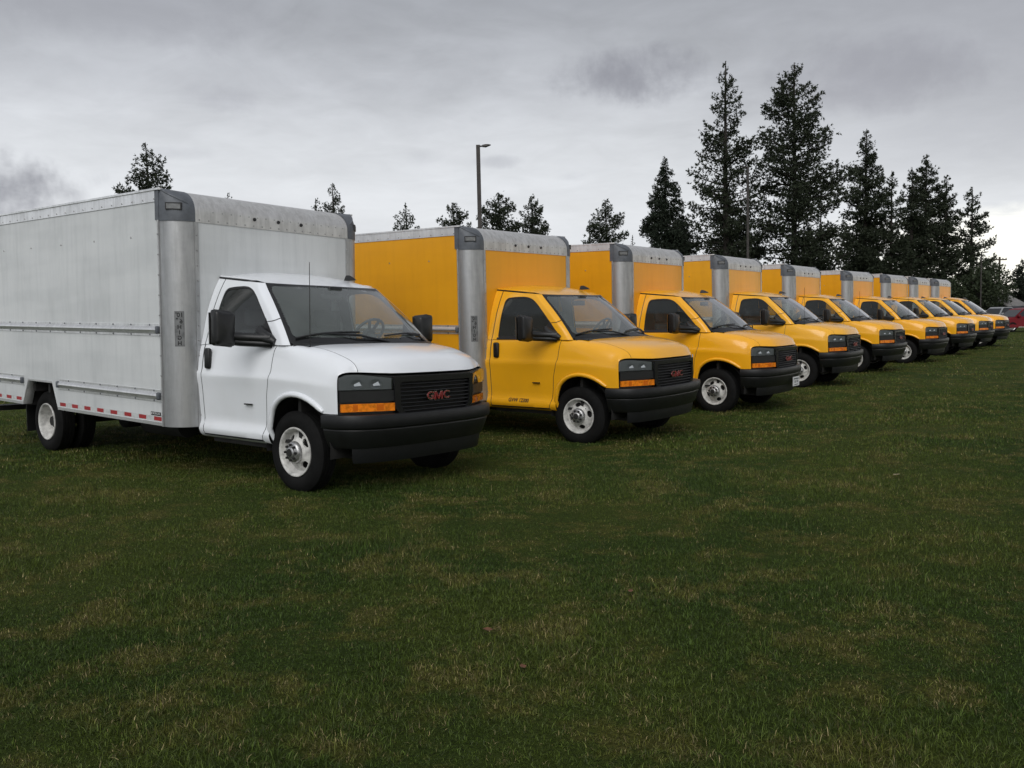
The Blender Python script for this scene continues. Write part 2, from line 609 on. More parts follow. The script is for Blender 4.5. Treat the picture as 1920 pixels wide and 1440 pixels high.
def grassmat(name, blades):
    m, b, p = newmat(name)
    geo = b.n('ShaderNodeNewGeometry')
    pos = geo.outputs['Position']
    big = b.noise(pos, .42, 3, .6)
    mid = b.noise(pos, 1.9, 4, .7)
    fine = b.noise(pos, 11, 3, .7)
    lush, green, olive, dry = (.040, .069, .010), (.062, .087, .013), (.100, .104, .020), (.165, .137, .056)
    c = b.mix(b.sstep(big, .40, .58), lush, green)
    c = b.mix(b.m('MULTIPLY', b.sstep(mid, .48, .62), .85), c, olive)
    dn = b.m('ADD', b.m('MULTIPLY', mid, .55), b.m('MULTIPLY', fine, .45))
    if blades:
        ri = geo.outputs['Random Per Island']
        r2 = b.m('FRACT', b.m('MULTIPLY', ri, 37.0))
        c = b.mix(b.m('MULTIPLY', b.sstep(dn, .50, .70), .15), c, dry)
        tan = b.sstep(b.m('ADD', ri, b.m('MULTIPLY', b.m('SUBTRACT', dn, .5), 1.7)), .90, 1.0)
        c = b.mix(b.m('MULTIPLY', tan, .85), c, b.mix(r2, (.13, .095, .042), (.27, .215, .11)))
        c = b.mix(1.0, c, b.m('ADD', .5, b.m('MULTIPLY', b.m('POWER', r2, 2.0), 1.5)), 'MULTIPLY')
        p.inputs['Roughness'].default_value = .55
        p.inputs['Specular IOR Level'].default_value = .25
    else:
        gr = b.noise(pos, 60, 4, .75)
        c = b.mix(b.m('MULTIPLY', b.sstep(b.m('ADD', dn, b.m('MULTIPLY', b.m('SUBTRACT', gr, .5), .7)), .54, .70), .4), c, dry)
        c = b.mix(1.0, c, b.m('ADD', .35, b.m('MULTIPLY', b.sstep(gr, .3, .75), .75)), 'MULTIPLY')
        p.inputs['Roughness'].default_value = .95
        p.inputs['Specular IOR Level'].default_value = .1
        bn = b.n('ShaderNodeBump')
        bn.inputs['Strength'].default_value = .8
        bn.inputs['Distance'].default_value = .05
        b.put(bn.inputs['Height'], b.noise(pos, 45, 5, .75))
        b.put(p.inputs['Normal'], bn.outputs[0])
    b.put(p.inputs['Base Color'], c)
    return m


M['turf'] = grassmat('turf', False)
M['blade'] = grassmat('grass_blades', True)
ground = mesh('ground', gv, gf, M['turf'], None, True)
tag(ground, 'dark green field of rough mown grass under the trucks', 'ground', kind='structure')
M['asphalt'] = simple('asphalt', (.05, .05, .052), .9, var=.3, vscale=1.5, bump=.3, bscale=30)
road = MB()
for (x0, x1, y0, y1) in [(20, 140, 62, 90)]:
    road.add([(x0, y0, .02), (x1, y0 - 8, .02), (x1, y1, .02), (x0, y1, .02)], [(0, 1, 2, 3)])
tag(road.build('road', M['asphalt']), 'grey paved lot beyond the field', 'road', kind='structure')

# ------------------------------------------------------------------ truck: curved body surfaces
# lower body: cross-sections at stations along the truck (x forward from the front axle, half width y, height z)
ST = [
    (-1.52, [(.88, .40), (.948, .425), (.986, .50), (.960, .588), (.970, .75), (.984, .93), (.996, 1.035), (.982, 1.09), (.968, 1.20), (.948, 1.30), (.925, 1.345), (.80, 1.352), (.45, 1.365), (0, 1.37)], 0),
    (-.60, [(.88, .40), (.952, .425), (.990, .50), (.962, .588), (.974, .75), (.988, .93), (1.0, 1.035), (.985, 1.09), (.970, 1.20), (.950, 1.30), (.925, 1.345), (.80, 1.352), (.45, 1.365), (0, 1.37)], 0),
    (-.10, [(.88, .40), (.952, .425), (.985, .50), (.965, .588), (.978, .75), (.990, .93), (1.0, 1.025), (.985, 1.085), (.970, 1.19), (.945, 1.285), (.905, 1.328), (.80, 1.345), (.45, 1.360), (0, 1.365)], .0),
    (.10, [(.88, .40), (.952, .425), (.985, .50), (.965, .588), (.980, .75), (.991, .92), (.999, 1.015), (.985, 1.075), (.967, 1.17), (.935, 1.255), (.885, 1.302), (.80, 1.324), (.45, 1.344), (0, 1.350)], .10),
    (.30, [(.88, .40), (.945, .425), (.970, .49), (.966, .585), (.977, .75), (.987, .91), (.992, 1.0), (.979, 1.06), (.960, 1.14), (.922, 1.22), (.870, 1.268), (.80, 1.292), (.45, 1.318), (0, 1.326)], .36),
    (.46, [(.88, .40), (.935, .425), (.960, .49), (.958, .585), (.966, .75), (.972, .90), (.974, .985), (.964, 1.04), (.946, 1.105), (.905, 1.175), (.855, 1.218), (.79, 1.240), (.45, 1.268), (0, 1.276)], .70),
    (.555, [(.88, .40), (.925, .425), (.948, .49), (.948, .585), (.954, .75), (.957, .88), (.958, .975), (.951, 1.03), (.936, 1.08), (.895, 1.135), (.845, 1.170), (.78, 1.190), (.45, 1.212), (0, 1.220)], .92),
    (.595, [(.88, .40), (.92, .425), (.943, .49), (.943, .585), (.948, .75), (.950, .88), (.950, .97), (.948, 1.030), (.939, 1.085), (.898, 1.122), (.847, 1.142), (.78, 1.150), (.45, 1.158), (0, 1.164)], .99),
    (.615, [(.88, .40), (.915, .425), (.938, .49), (.938, .585), (.942, .75), (.944, .88), (.945, .965), (.944, 1.025), (.937, 1.070), (.895, 1.094), (.845, 1.098), (.78, 1.096), (.45, 1.076), (0, 1.074)], 1.03),
]
sx = np.array([s[0] for s in ST])
NI = len(ST[0][1])
DX, DS = np.linspace(-1.52, .615, 420), np.linspace(0, NI - 1, 520)
_cy = pchip(sx, np.array([[s[1][i][0] for s in ST] for i in range(NI)]), DX)
_cz = pchip(sx, np.array([[s[1][i][1] for s in ST] for i in range(NI)]), DX)
_ck = pchip(sx, np.array([s[2] for s in ST]), DX)
TY = pchip(np.arange(NI), _cy.T, DS)
TZ = pchip(np.arange(NI), _cz.T, DS)
_by = np.array([0, .3, .5, .65, .8, .9, .945, 1.1])
_bx = np.array([.25, .245, .222, .157, .075, .022, 0, -.03])


def bow(y):
    return pchip(_by, _bx, np.abs(y))


def bil(T_, fx, fs):
    i = np.clip(fx.astype(int), 0, T_.shape[0] - 2)
    j = np.clip(fs.astype(int), 0, T_.shape[1] - 2)
    u, w = fx - i, fs - j
    return T_[i, j] * (1 - u) * (1 - w) + T_[i + 1, j] * u * (1 - w) + T_[i, j + 1] * (1 - u) * w + T_[i + 1, j + 1] * u * w


def LOW(xb, s):
    xb, s = np.asarray(xb, float), np.asarray(s, float)
    fx = (xb - DX[0]) / (DX[1] - DX[0])
    fs = s / (DS[1] - DS[0])
    y, z = bil(TY, fx, fs), bil(TZ, fx, fs)
    k = np.interp(xb, DX, _ck)
    return np.stack([xb + k * bow(y), -y, z], -1)


def s_of(xb, z):
    i = int(np.clip(round((xb - DX[0]) / (DX[1] - DX[0])), 0, len(DX) - 1))
    j0 = int(np.argmin(TZ[i, :120])) + 2
    j1 = int(10.5 / (NI - 1) * 519)
    return float(np.interp(z, TZ[i, j0:j1], DS[j0:j1]))


SS = .1      # one section index is roughly 0.1 m


def sidepoly(pts):
    return [(x, s_of(x, z) * SS) for x, z in pts]


# greenhouse: horizontal sections from the belt up to the gutter
_wz = np.array([1.30, 1.335, 1.385, 1.55, 1.70, 1.80, 1.88, 1.95, 2.03])
_wy = np.array([.952, .945, .928, .890, .851, .815, .782, .748, .700])


def wfun(z):
    return pchip(_wz, _wy, z)


def zsh(x, zr):
    u = np.clip((zr - 1.45) / .47, 0, 1)
    return .085 * np.clip((-.62 - x) / .85, 0, 1) * u * u * (3 - 2 * u)


UZ = np.linspace(1.325, 1.925, 80)
NT = 9
_ut = np.linspace(0, NT - 1, 400)
UTX, UTY, UTZ = [], [], []
for zr in UZ:
    q = (zr - 1.331) / .59
    xe = -.07 - .633 * q - .035 * math.sin(math.pi * np.clip(q, 0, 1)) * -1
    ye = .901 - .193 * q + .012 * math.sin(math.pi * np.clip(q, 0, 1))
    xc = .155 - .745 * q + .045 * math.sin(math.pi * np.clip(q, 0, 1))
    wv = lambda x: float(wfun(np.array([zr + zsh(np.array(x), zr)]))[0])
    P = [(-1.47, wv(-1.47)), (-1.28, wv(-1.28)), (-1.0, wv(-1.0)), (xe - .085, wv(xe)), (xe - .030, ye + .58 * (wv(xe) - ye)), (xe, ye),
         (xe + (xc - xe) * .50, ye * .78), (xe + (xc - xe) * .86, ye * .45), (xc, 0)]
    P = np.array(P)
    UTX.append(pchip(np.arange(NT), P[:, 0], _ut))
    UTY.append(pchip(np.arange(NT), P[:, 1], _ut))
    UTZ.append(zr + zsh(UTX[-1], zr))
UTX, UTY, UTZ = map(np.array, (UTX, UTY, UTZ))


def UPP(t, zr):
    fz = (np.asarray(zr, float) - UZ[0]) / (UZ[1] - UZ[0])
    ft = np.asarray(t, float) / (_ut[1] - _ut[0])
    return np.stack([bil(UTX, fz, ft), -bil(UTY, fz, ft), bil(UTZ, fz, ft)], -1)


TS = .22


def t_of(x, zr):
    i = int(np.clip(round((zr - UZ[0]) / (UZ[1] - UZ[0])), 0, len(UZ) - 1))
    return float(np.interp(x, UTX[i], _ut))


def uppoly(pts):
    return [(t_of(x, z) * TS, z) for x, z in pts]


def offset(V, F, d):
    n = np.zeros_like(V)
    fn = np.cross(V[F[:, 1]] - V[F[:, 0]], V[F[:, 2]] - V[F[:, 0]])
    for k in range(3):
        np.add.at(n, F[:, k], fn)
    n /= np.linalg.norm(n, axis=1)[:, None] + 1e-12
    return V + n * d


def panel(poly, holes, step, kind, d=0.0):
    """panel cut from one of the body surfaces (near side, faces outward)"""
    V, F = fill2d(poly, holes, step)
    if kind == 'low':
        P = LOW(V[:, 0], V[:, 1] / SS)
    else:
        P = UPP(V[:, 0] / TS, V[:, 1])
    # make it face outward
    fn = np.cross(P[F[:, 1]] - P[F[:, 0]], P[F[:, 2]] - P[F[:, 0]]).sum(0)
    if fn @ np.array([.3, -.8, .5]) < 0:
        F = F[:, ::-1]
    if d:
        P = offset(P, F, d)
    return P, F


def both(VF):
    """the far-side twin"""
    V, F = VF
    return V * np.array([1, -1, 1]), F[:, ::-1]


def rim_edge(poly, kind, inward=.014, d=0.0, near=True):
    """thin return flange along a panel outline so that panel edges have thickness"""
    pl = np.array(dens(poly, .04))
    P = LOW(pl[:, 0], pl[:, 1] / SS) if kind == 'low' else UPP(pl[:, 0] / TS, pl[:, 1])
    Q = P.copy()
    Q[:, 1] += inward
    v = np.concatenate([P, Q])
    n = len(P)
    f = [(i, (i + 1) % n, n + (i + 1) % n, n + i) for i in range(n)]
    return v, np.array(f)


def textmesh(body, size, extrude=0.0, off=0.0, align='CENTER', sx_=1.0):
    cu = bpy.data.curves.new('t', 'FONT')
    cu.body = body
    cu.size = size
    cu.extrude = extrude
    cu.offset = off
    cu.align_x = align
    cu.align_y = 'CENTER'
    cu.resolution_u = 3
    o = bpy.data.objects.new('t', cu)
    COL.objects.link(o)
    me = bpy.data.meshes.new_from_object(o.evaluated_get(bpy.context.evaluated_depsgraph_get()))
    V = np.array([v.co[:] for v in me.vertices])
    F = [tuple(p.vertices) for p in me.polygons]
    bpy.data.objects.remove(o)
    bpy.data.curves.remove(cu)
    bpy.data.meshes.remove(me)
    V[:, 0] *= sx_
    return V, F


# outlines on the side of the cab (x, z)
ARCH = [(-.312, .405), (-.308, .55), (-.285, .66), (-.245, .745), (-.19, .80), (-.12, .845), (-.04, .873), (.05, .885), (.13, .882), (.21, .868), (.29, .842), (.36, .808), (.415, .772), (.452, .748)]
DOORF = [(-.232, 1.338), (-.25, 1.25), (-.265, 1.10), (-.30, .98), (-.335, .86), (-.352, .70), (-.372, .585), (-.415, .455)]     # door front seam, top to bottom
g_ = .004


def build_truck(root, P_, BP_):
    """one truck: P_ cab paint, BP_ box paint; every part parented to root"""
    def VF(name, vf, mat, par=root, auto=40):
        return mesh(name, vf[0], vf[1], mat, par, auto=auto)

    def join(*vfs):
        o = MB()
        for v, f in vfs:
            o.add([tuple(p) for p in v], [tuple(q) for q in f])
        return np.array(o.v), o.f

    def flip(vf):
        v, f = vf
        return np.array(v) * np.array([1, -1, 1]), [tuple(q)[::-1] for q in f]

    # ---- fenders
    fpoly = sidepoly([(-.335, .425), (-.395, .43)]) + sidepoly([(x + g_, z) for x, z in DOORF[::-1]])
    fpoly += [(-.225, 9.72 * SS), (-.12, 9.95 * SS), (-.07, 10.15 * SS), (.02, 10.6 * SS), (.075, 10.9 * SS)]
    fpoly += [(x, 10.93 * SS) for x in (.2, .35, .48, .56, .60, .612)]
    fpoly += [(.612, s * SS) for s in (10.4, 9.8, 9.2, 8.6, 8, 7.4)] + sidepoly([(.612, .90), (.612, .748), (.54, .746)]) + sidepoly(ARCH[::-1])
    fender = join(panel(fpoly, [], .032, 'low'))
    # ---- hood
    hpoly = [(x, 10.97 * SS) for x in (.612, .60, .56, .48, .35, .2, .085)]
    hpoly += [(.085, 11.05 * SS), (.10, 11.4 * SS), (.125, 12 * SS), (.14, 12.5 * SS), (.145, 13 * SS), (.612, 13 * SS)]
    hv, hf = panel(hpoly, [], .03, 'low')
    hood = join((hv, hf), flip((hv, hf)))
    bm = bmesh.new()
    me_ = bpy.data.meshes.new('x')
    me_.from_pydata([tuple(p) for p in hood[0]], [], [tuple(int(i) for i in q) for q in hood[1]])
    bm.from_mesh(me_)
    bmesh.ops.remove_doubles(bm, verts=bm.verts, dist=.0006)
    bm.verts.index_update()
    hood = ([v.co[:] for v in bm.verts], [[v.index for v in f.verts] for f in bm.faces])
    bm.free()
    VF('hood', hood, P_)
    # rolled lip of the wheel arch
    lip = MB()
    ap = np.array([LOW(x, s_of(x, z)) for x, z in ARCH])
    lip.tube([(p[0], p[1] - .002, p[2] + .014) for p in ap], [.020] + [.026] * (len(ap) - 3) + [.024, .016], 10)
    for sgn in (1, -1):
        fo = VF('fender', fender if sgn > 0 else flip(fender), P_)
        lv = (lip.v, lip.f)
        lv = lv if sgn > 0 else flip(lv)
        VF('arch_lip', lv, P_, fo)
    # ---- doors (lower skin + window frame), pillars
    rear = [(-1.385, .452), (-1.388, .60), (-1.388, 1.05), (-1.384, 1.20), (-1.382, 1.338)]
    dlow = sidepoly([(-1.372 + .0, .452), (-.42, .455)] + [(x - g_, z) for x, z in DOORF[::-1][1:]]) + sidepoly([(x, z) for x, z in rear[::-1]])
    low_sill = sidepoly([(-1.47, .41), (-.40, .41), (-.40, .437), (-1.398, .437), (-1.398, 1.338), (-1.47, 1.338)])
    win = [(-1.29, 1.362), (-1.285, 1.60), (-1.262, 1.80), (-1.225, 1.838), (-1.10, 1.858), (-.95, 1.872), (-.86, 1.868), (-.775, 1.845), (-.69, 1.79), (-.60, 1.715), (-.49, 1.605), (-.37, 1.48), (-.27, 1.372)]
    winp = smoothpoly(uppoly(win), .03, 3)
    seamT = [(-1.382, 1.338), (-1.372, 1.5), (-1.35, 1.75), (-1.335, 1.915)]
    tA = 4.93
    dup = uppoly([(x, z) for x, z in seamT]) + uppoly([(-1.1, 1.918), (-.85, 1.918)]) + [(tA * TS, 1.918)]
    dup += [(tA * TS, 1.8), (tA * TS, 1.7), (tA * TS, 1.585)] + uppoly([(-.455, 1.555), (-.37, 1.45), (-.255, 1.338)])
    pil = [(tA * TS, 1.577)] + [(tA * TS, 1.5), (tA * TS, 1.42), (tA * TS, 1.333)] + uppoly([(-.20, 1.333), (-.25, 1.338), (-.365, 1.45), (-.448, 1.547)])
    bpil = uppoly([(-1.468, 1.335), (-1.394, 1.335), (-1.384, 1.5), (-1.362, 1.75), (-1.347, 1.918), (-1.468, 1.918)])
    doorV = join(panel(dlow, [], .045, 'low'), panel(dup, [winp], .035, 'up'), rim_edge(winp, 'up', .02))
    shellV = join(panel(low_sill, [], .05, 'low'), panel(bpil, [], .05, 'up'))
    pilV = panel(pil, [], .03, 'up')
    # inner trim behind every gap
    innA = panel(sidepoly([(-1.46, .43), (-.36, .43), (-.345, .62), (-.31, .80), (-.2, .95), (0, 1.0), (.3, 1.0), (.5, .95), (.60, .95), (.60, 1.03)]) + [(.60, 8.4 * SS), (.55, 9.2 * SS), (.3, 9.6 * SS), (0, 9.6 * SS), (-.3, 9.7 * SS)] + sidepoly([(-1.46, 1.335)]), [], .06, 'low', -.016)
    innB = panel(uppoly([(-1.46, 1.345), (-1.46, 1.912), (-1.1, 1.912), (-.8, 1.912)]) + [(tA * TS, 1.912), (tA * TS, 1.7), (tA * TS, 1.5), (tA * TS, 1.345)], [winp], .05, 'up', -.016)
    inn = join(innA, innB)
    sealV = join(panel(winp, [smoothpoly([(p[0] + (np.mean([q[0] for q in winp]) - p[0]) * .055, p[1] + (1.60 - p[1]) * .075) for p in winp], .01, 1)], .03, 'up', -.004))
    gV = panel(winp, [], .06, 'up', -.008)
    sail = panel(uppoly([(-.262, 1.376), (-.37, 1.484), (-.47, 1.588), (-.485, 1.50), (-.52, 1.42), (-.58, 1.376)]), [], .03, 'up', .002)
    low_black = panel(uppoly([(-.262, 1.378), (-.262, 1.338), (-1.30, 1.338), (-1.30, 1.364)]), [], .04, 'up', .004)
    for sgn in (1, -1):
        fx = (lambda a: a) if sgn > 0 else flip
        d = VF('door', fx(doorV), P_)
        VF('side_window', fx(gV), M['sglass'], d)
        VF('window_seal', fx(join(sealV, sail, low_black)), M['seal'], d)
        h = MB()
        h.bbox(-1.318, -1.232, -1.012, -.965, 1.095, 1.300, .02)
        VF('door_handle', fx((h.v, h.f)), M['plastic'], d, 60)
        VF('door_trim', fx(inn), M['inner'], d)
        VF('side_pillar', fx(join(shellV, pilV)), P_)
        # small badge low on the door
        bd = MB()
        bd.box(-.665, -.552, -1.003, -.985, .772, .784)
        VF('door_badge', fx((bd.v, bd.f)), M['plastic'], d)
    # ---- windscreen: glass with a black printed border
    def wsp(t0, z0, z1, rc):
        return smoothpoly([(t0 * TS, z0), (8 * TS, z0), (8 * TS, z1), (t0 * TS, z1)], rc, 5, keep=(1, 2))
    outer = wsp(4.97, 1.334, 1.921, .02)
    innr = smoothpoly([(5.30 * TS, 1.40), (8 * TS, 1.392), (8 * TS, 1.902), (5.24 * TS, 1.895)], .07, 6, keep=(1, 2))
    band = []
    V, F = fill2d([(4.97 * TS, 1.325), (8 * TS, 1.325), (8 * TS, 1.921), (4.97 * TS, 1.921)], [], .022)
    Pw = UPP(V[:, 0] / TS, V[:, 1])
    cen = V[F].mean(1)
    isg = inside(cen, innr)
    if np.cross(Pw[F[:, 1]] - Pw[F[:, 0]], Pw[F[:, 2]] - Pw[F[:, 0]]).sum(0) @ np.array([.5, -.3, .5]) < 0:
        F = F[:, ::-1]
    V2, F2 = fill2d(innr, [], .05)
    Pg = UPP(V2[:, 0] / TS, V2[:, 1])
    if np.cross(Pg[F2[:, 1]] - Pg[F2[:, 0]], Pg[F2[:, 2]] - Pg[F2[:, 0]]).sum(0) @ np.array([.5, -.3, .5]) < 0:
        F2 = F2[:, ::-1]
    V3, F3 = fill2d([(4.97 * TS, 1.325), (8 * TS, 1.325)] + [(8 * TS, 1.392)] + [p for p in innr[::-1] if p[0] < 7.99 * TS] + [(8 * TS, 1.902), (8 * TS, 1.921), (4.97 * TS, 1.921)], [], .05) if False else (V, F[~isg])
    wo = VF('windshield', join((Pg, F2), flip((Pg, F2))), M['glass'], auto=None)
    for p in wo.data.polygons:
        p.use_smooth = True
    VF('windshield_border', join((Pw, V3[1] if False else F3), flip((Pw, F3))), M['frit'], wo)
    # ---- roof skin
    rv, rf = [], []
    nu, nv = 33, 22
    for j in range(nv):
        v_ = j / (nv - 1)
        for i in range(nu):
            u = -1 + 2 * i / (nu - 1)
            au = abs(u)
            # front edge follows the top of the windscreen
            tt = 8 - 3 * au
            fp = UPP(tt, 1.919)
            yf = float(-fp[1]) * (1 if u >= 0 else -1)
            xf, zf = float(fp[0]), float(fp[2])
            xb_, yb_, zb_ = -1.475, .712 * u, 2.005 + .075 * (1 - au**2.6)
            # side edge x line
            x = xf + (xb_ - xf) * v_
            y = yf + (yb_ - yf) * v_
            e = 1 - (1 - v_)**2.4
            z = zf + (zb_ - zf) * e
            rv.append((x, y, z))
    for j in range(nv - 1):
        for i in range(nu - 1):
            rf.append((j * nu + i, j * nu + i + 1, (j + 1) * nu + i + 1, (j + 1) * nu + i))
    ro = VF('roof', (rv, [q[::-1] for q in rf]), P_, auto=60)
    VF('headliner', ([(p[0], p[1], p[2] - .03) for p in rv], rf), M['head'], ro)
    for sgn in (1, -1):
        gt = MB()
        gpts = []
        for x in np.linspace(-1.46, -.80, 12):
            q = UPP(t_of(x, 1.92), 1.92)
            gpts.append((x, float(q[1]) * sgn * .995, float(q[2]) + .004))
        gt.tube(gpts, [.011] * 9 + [.009, .006, .002], 6)
        VF('rain_gutter', (gt.v, gt.f), M['seal'], ro)
        gt = MB()
        gt.tube([(p[0], p[1] * .985, p[2] + .012) for p in gpts], [.012] * 9 + [.009, .006, .002], 6)
        VF('rain_gutter', (gt.v, gt.f), P_, ro)
    # shark fin aerial
    fin = MB()
    fv, ff = [], []
    for k, (x0, x1, w, z) in enumerate([(-.85, -.69, .03, 2.005), (-.847, -.715, .025, 2.025), (-.842, -.77, .016, 2.052), (-.838, -.80, .008, 2.062)]):
        fv += [(x0, -w + .42, z), (x1, -w * .2 + .42, z), (x1, w * .2 + .42, z), (x0, w + .42, z)]
    for k in range(3):
        for i in range(4):
            ff.append((k * 4 + i, k * 4 + (i + 1) % 4, k * 4 + 4 + (i + 1) % 4, k * 4 + 4 + i))
    ff.append((12, 13, 14, 15))
    VF('roof_aerial', (fv, ff), M['plastic'], auto=50)
    # ---- cowl and wipers
    cw = MB()
    cp = []
    for t in np.linspace(5.0, 8, 14):
        q = UPP(t, 1.345)
        cp.append((float(q[0]), float(-q[1]), float(q[2])))
    full = [(x, -y, z) for x, y, z in cp] + [(x, y, z) for x, y, z in cp[::-1][1:]]
    cv, cf = [], []
    for (x, y, z) in full:
        xb = x + .13 if abs(y) < .8 else x + .05
        cv += [(x - .005, y, z + .012), (x + .03, y, z + .004), (xb, y, z - .03)]
    for i in range(len(full) - 1):
        for k in range(2):
            cf.append((i * 3 + k, i * 3 + k + 1, i * 3 + 4 + k, i * 3 + 3 + k))
    VF('cowl', (cv, cf), M['plastic'], auto=50)
    for (t0, z0, t1, z1, s0, s1, piv) in [(5.35, 1.385, 7.55, 1.440, 1, 1, (8, 1.352, .05)), (7.75, 1.405, 5.9, 1.415, -1, -1, (5.3, 1.345, -.75))]:
        w = MB()
        pts = []
        for k in range(9):
            u = k / 8
            q = UPP(t0 + (t1 - t0) * u, z0 + (z1 - z0) * u + .018 * math.sin(math.pi * u))
            pts.append((float(q[0]) + .012, float(q[1]) * (1 if s0 > 0 else -1), float(q[2]) + .012))
        w.tube(pts, .009, 6)
        mid_ = pts[4]
        end = (.13, .12, 1.358) if s0 > 0 else (-.02, .78, 1.352)
        w.tube([mid_, ((mid_[0] + end[0]) / 2 + .03, (mid_[1] + end[1]) / 2, (mid_[2] + end[2]) / 2 + .02), end], .010, 6)
        VF('wiper', (w.v, w.f), M['plastic'], auto=60)
    # ---- front fascia
    def fr(y, d=0.0):
        """front plan curve point at half-width y pushed out by d"""
        y = float(y)
        e = 1e-3
        dxdy = float(bow(y + e) - bow(y - e)) / (2 * e) * (1 if True else 1)
        n = Vector((1, -dxdy, 0)).normalized()
        x = .628 + float(bow(y))
        return x + n.x * d, y + n.y * d

    def patch(ypts, zlo, zhi, d0, mat, name, par=root, nz=4, depth=.02, dz=None):
        """curved block on the nose: ypts monotone, zlo/zhi functions of y"""
        o = MB()
        v = []
        n = len(ypts)
        for dd in (d0, d0 - depth):
            for y in ypts:
                x, yy = fr(y, dd)
                for k in range(nz):
                    v.append((x, yy, zlo(y) + (zhi(y) - zlo(y)) * k / (nz - 1)))
        f = []
        for i in range(n - 1):
            for k in range(nz - 1):
                a = i * nz + k
                f.append((a, a + nz, a + nz + 1, a + 1))
        N = n * nz
        for i in range(n - 1):
            f.append((i * nz, N + i * nz, N + (i + 1) * nz, (i + 1) * nz))
            a = i * nz + nz - 1
            f.append((a, a + nz, N + a + nz, N + a))
        for k in range(nz - 1):
            f.append((k, k + 1, N + k + 1, N + k))
            a = (n - 1) * nz + k
            f.append((a, N + a, N + a + 1, a + 1))
        return VF(name, (v, f), mat, par, 35)

    ysp = list(np.linspace(-.945, .945, 45))
    fas = patch(ysp, lambda y: .69, lambda y: float(np.interp(abs(y), [0, .5, .8, .9, .945], [1.064, 1.066, 1.086, 1.080, 1.04])), -.035, M['plastic'], 'front_panel', depth=.05)
    # grille: frame, slats, emblem
    gr = empty('grille', root)
    fpts = [(-.515, 1.058), (.515, 1.058), (.505, .78), (.43, .70), (-.43, .70), (-.505, .78)]
    ipts = [(-.455, 1.012), (.455, 1.012), (.447, .795), (.395, .735), (-.395, .735), (-.447, .795)]
    V, F = fill2d(smoothpoly(fpts, .02, 2), [smoothpoly(ipts, .03, 3)], .03)
    def nose(V, d):
        return np.array([(*fr(a, d), c) for a, c in V])
    fv1, fv2 = nose(V, .022), nose(V, -.03)
    VF('grille_frame', join((fv1, F), (fv2, F[:, ::-1])), M['gloss'], gr)
    for lp in (smoothpoly(fpts, .02, 2), smoothpoly(ipts, .03, 3)):
        lp = np.array(dens(lp, .03))
        A, B_ = nose(lp, .022), nose(lp, -.03)
        n = len(lp)
        VF('frame_edge', (np.concatenate([A, B_]), [(i, (i + 1) % n, n + (i + 1) % n, n + i) for i in range(n)]), M['gloss'], gr)
    for k in range(8):
        z = .757 + k * .0335
        hw = float(np.interp(z, [.735, .795, 1.012], [.395, .447, .455])) + .006
        o = MB()
        prof = [(-.022, z - .010), (.008, z - .007), (.012, z - .002), (.010, z + .003), (-.022, z + .006)]
        path = []
        for y in np.linspace(-hw, hw, 19):
            x0, y0 = fr(y, 0)
            x1, y1 = fr(y, 1)
            path.append((x0, y0, x1 - x0, y1 - y0))
        o.sweep(path, prof, True)
        VF('slat', (o.v, o.f), M['plastic'], gr, 30)
    mesh_back = patch(list(np.linspace(-.47, .47, 15)), lambda y: .72, lambda y: 1.03, -.028, M['dark'], 'grille_backing', gr, depth=.01)
    for (off, ext, dd, mt, nm) in [(.0045, .005, .020, M['chrome'], 'emblem_edge'), (.0, .006, .0235, M['red'], 'emblem_letters')]:
        o = MB()
        for ch, cy_ in (('G', -.104), ('M', 0.002), ('C', .107)):
            if ch == 'M':
                w_, h_, t_ = .052 + off, .036 + off, .013 + off
                pm = [(-w_, -h_), (-w_, h_), (-w_ + t_ * 1.7, h_), (0, -h_ * .25 + off), (w_ - t_ * 1.7, h_), (w_, h_), (w_, -h_), (w_ - t_ * 1.25, -h_), (w_ - t_ * 1.25, h_ * .30), (t_ * .55, -h_ * .92), (-t_ * .55, -h_ * .92), (-w_ + t_ * 1.25, h_ * .30), (-w_ + t_ * 1.25, -h_)]
                V_, F_ = fill2d(pm, [], .05)
                n_ = len(pm)
                tv = np.concatenate([np.c_[V_, np.full(len(V_), ext)], np.c_[np.array(pm), np.full(n_, ext)], np.c_[np.array(pm), np.full(n_, -ext)]])
                k_ = len(V_)
                tf = [tuple(q) for q in F_] + [(k_ + i, k_ + (i + 1) % n_, k_ + n_ + (i + 1) % n_, k_ + n_ + i) for i in range(n_)]
            else:
                tv, tf = textmesh(ch, .099, ext, off, 'CENTER', 1.30)
            # letters are drawn along +y seen from the front
            pv = []
            for p in tv:
                y = p[0] + cy_
                x0, y0 = fr(y, dd + p[2])
                pv.append((x0, y0, .872 + p[1]))
            o.add(pv, tf)
        VF(nm, (o.v, o.f), mt, gr, 30)
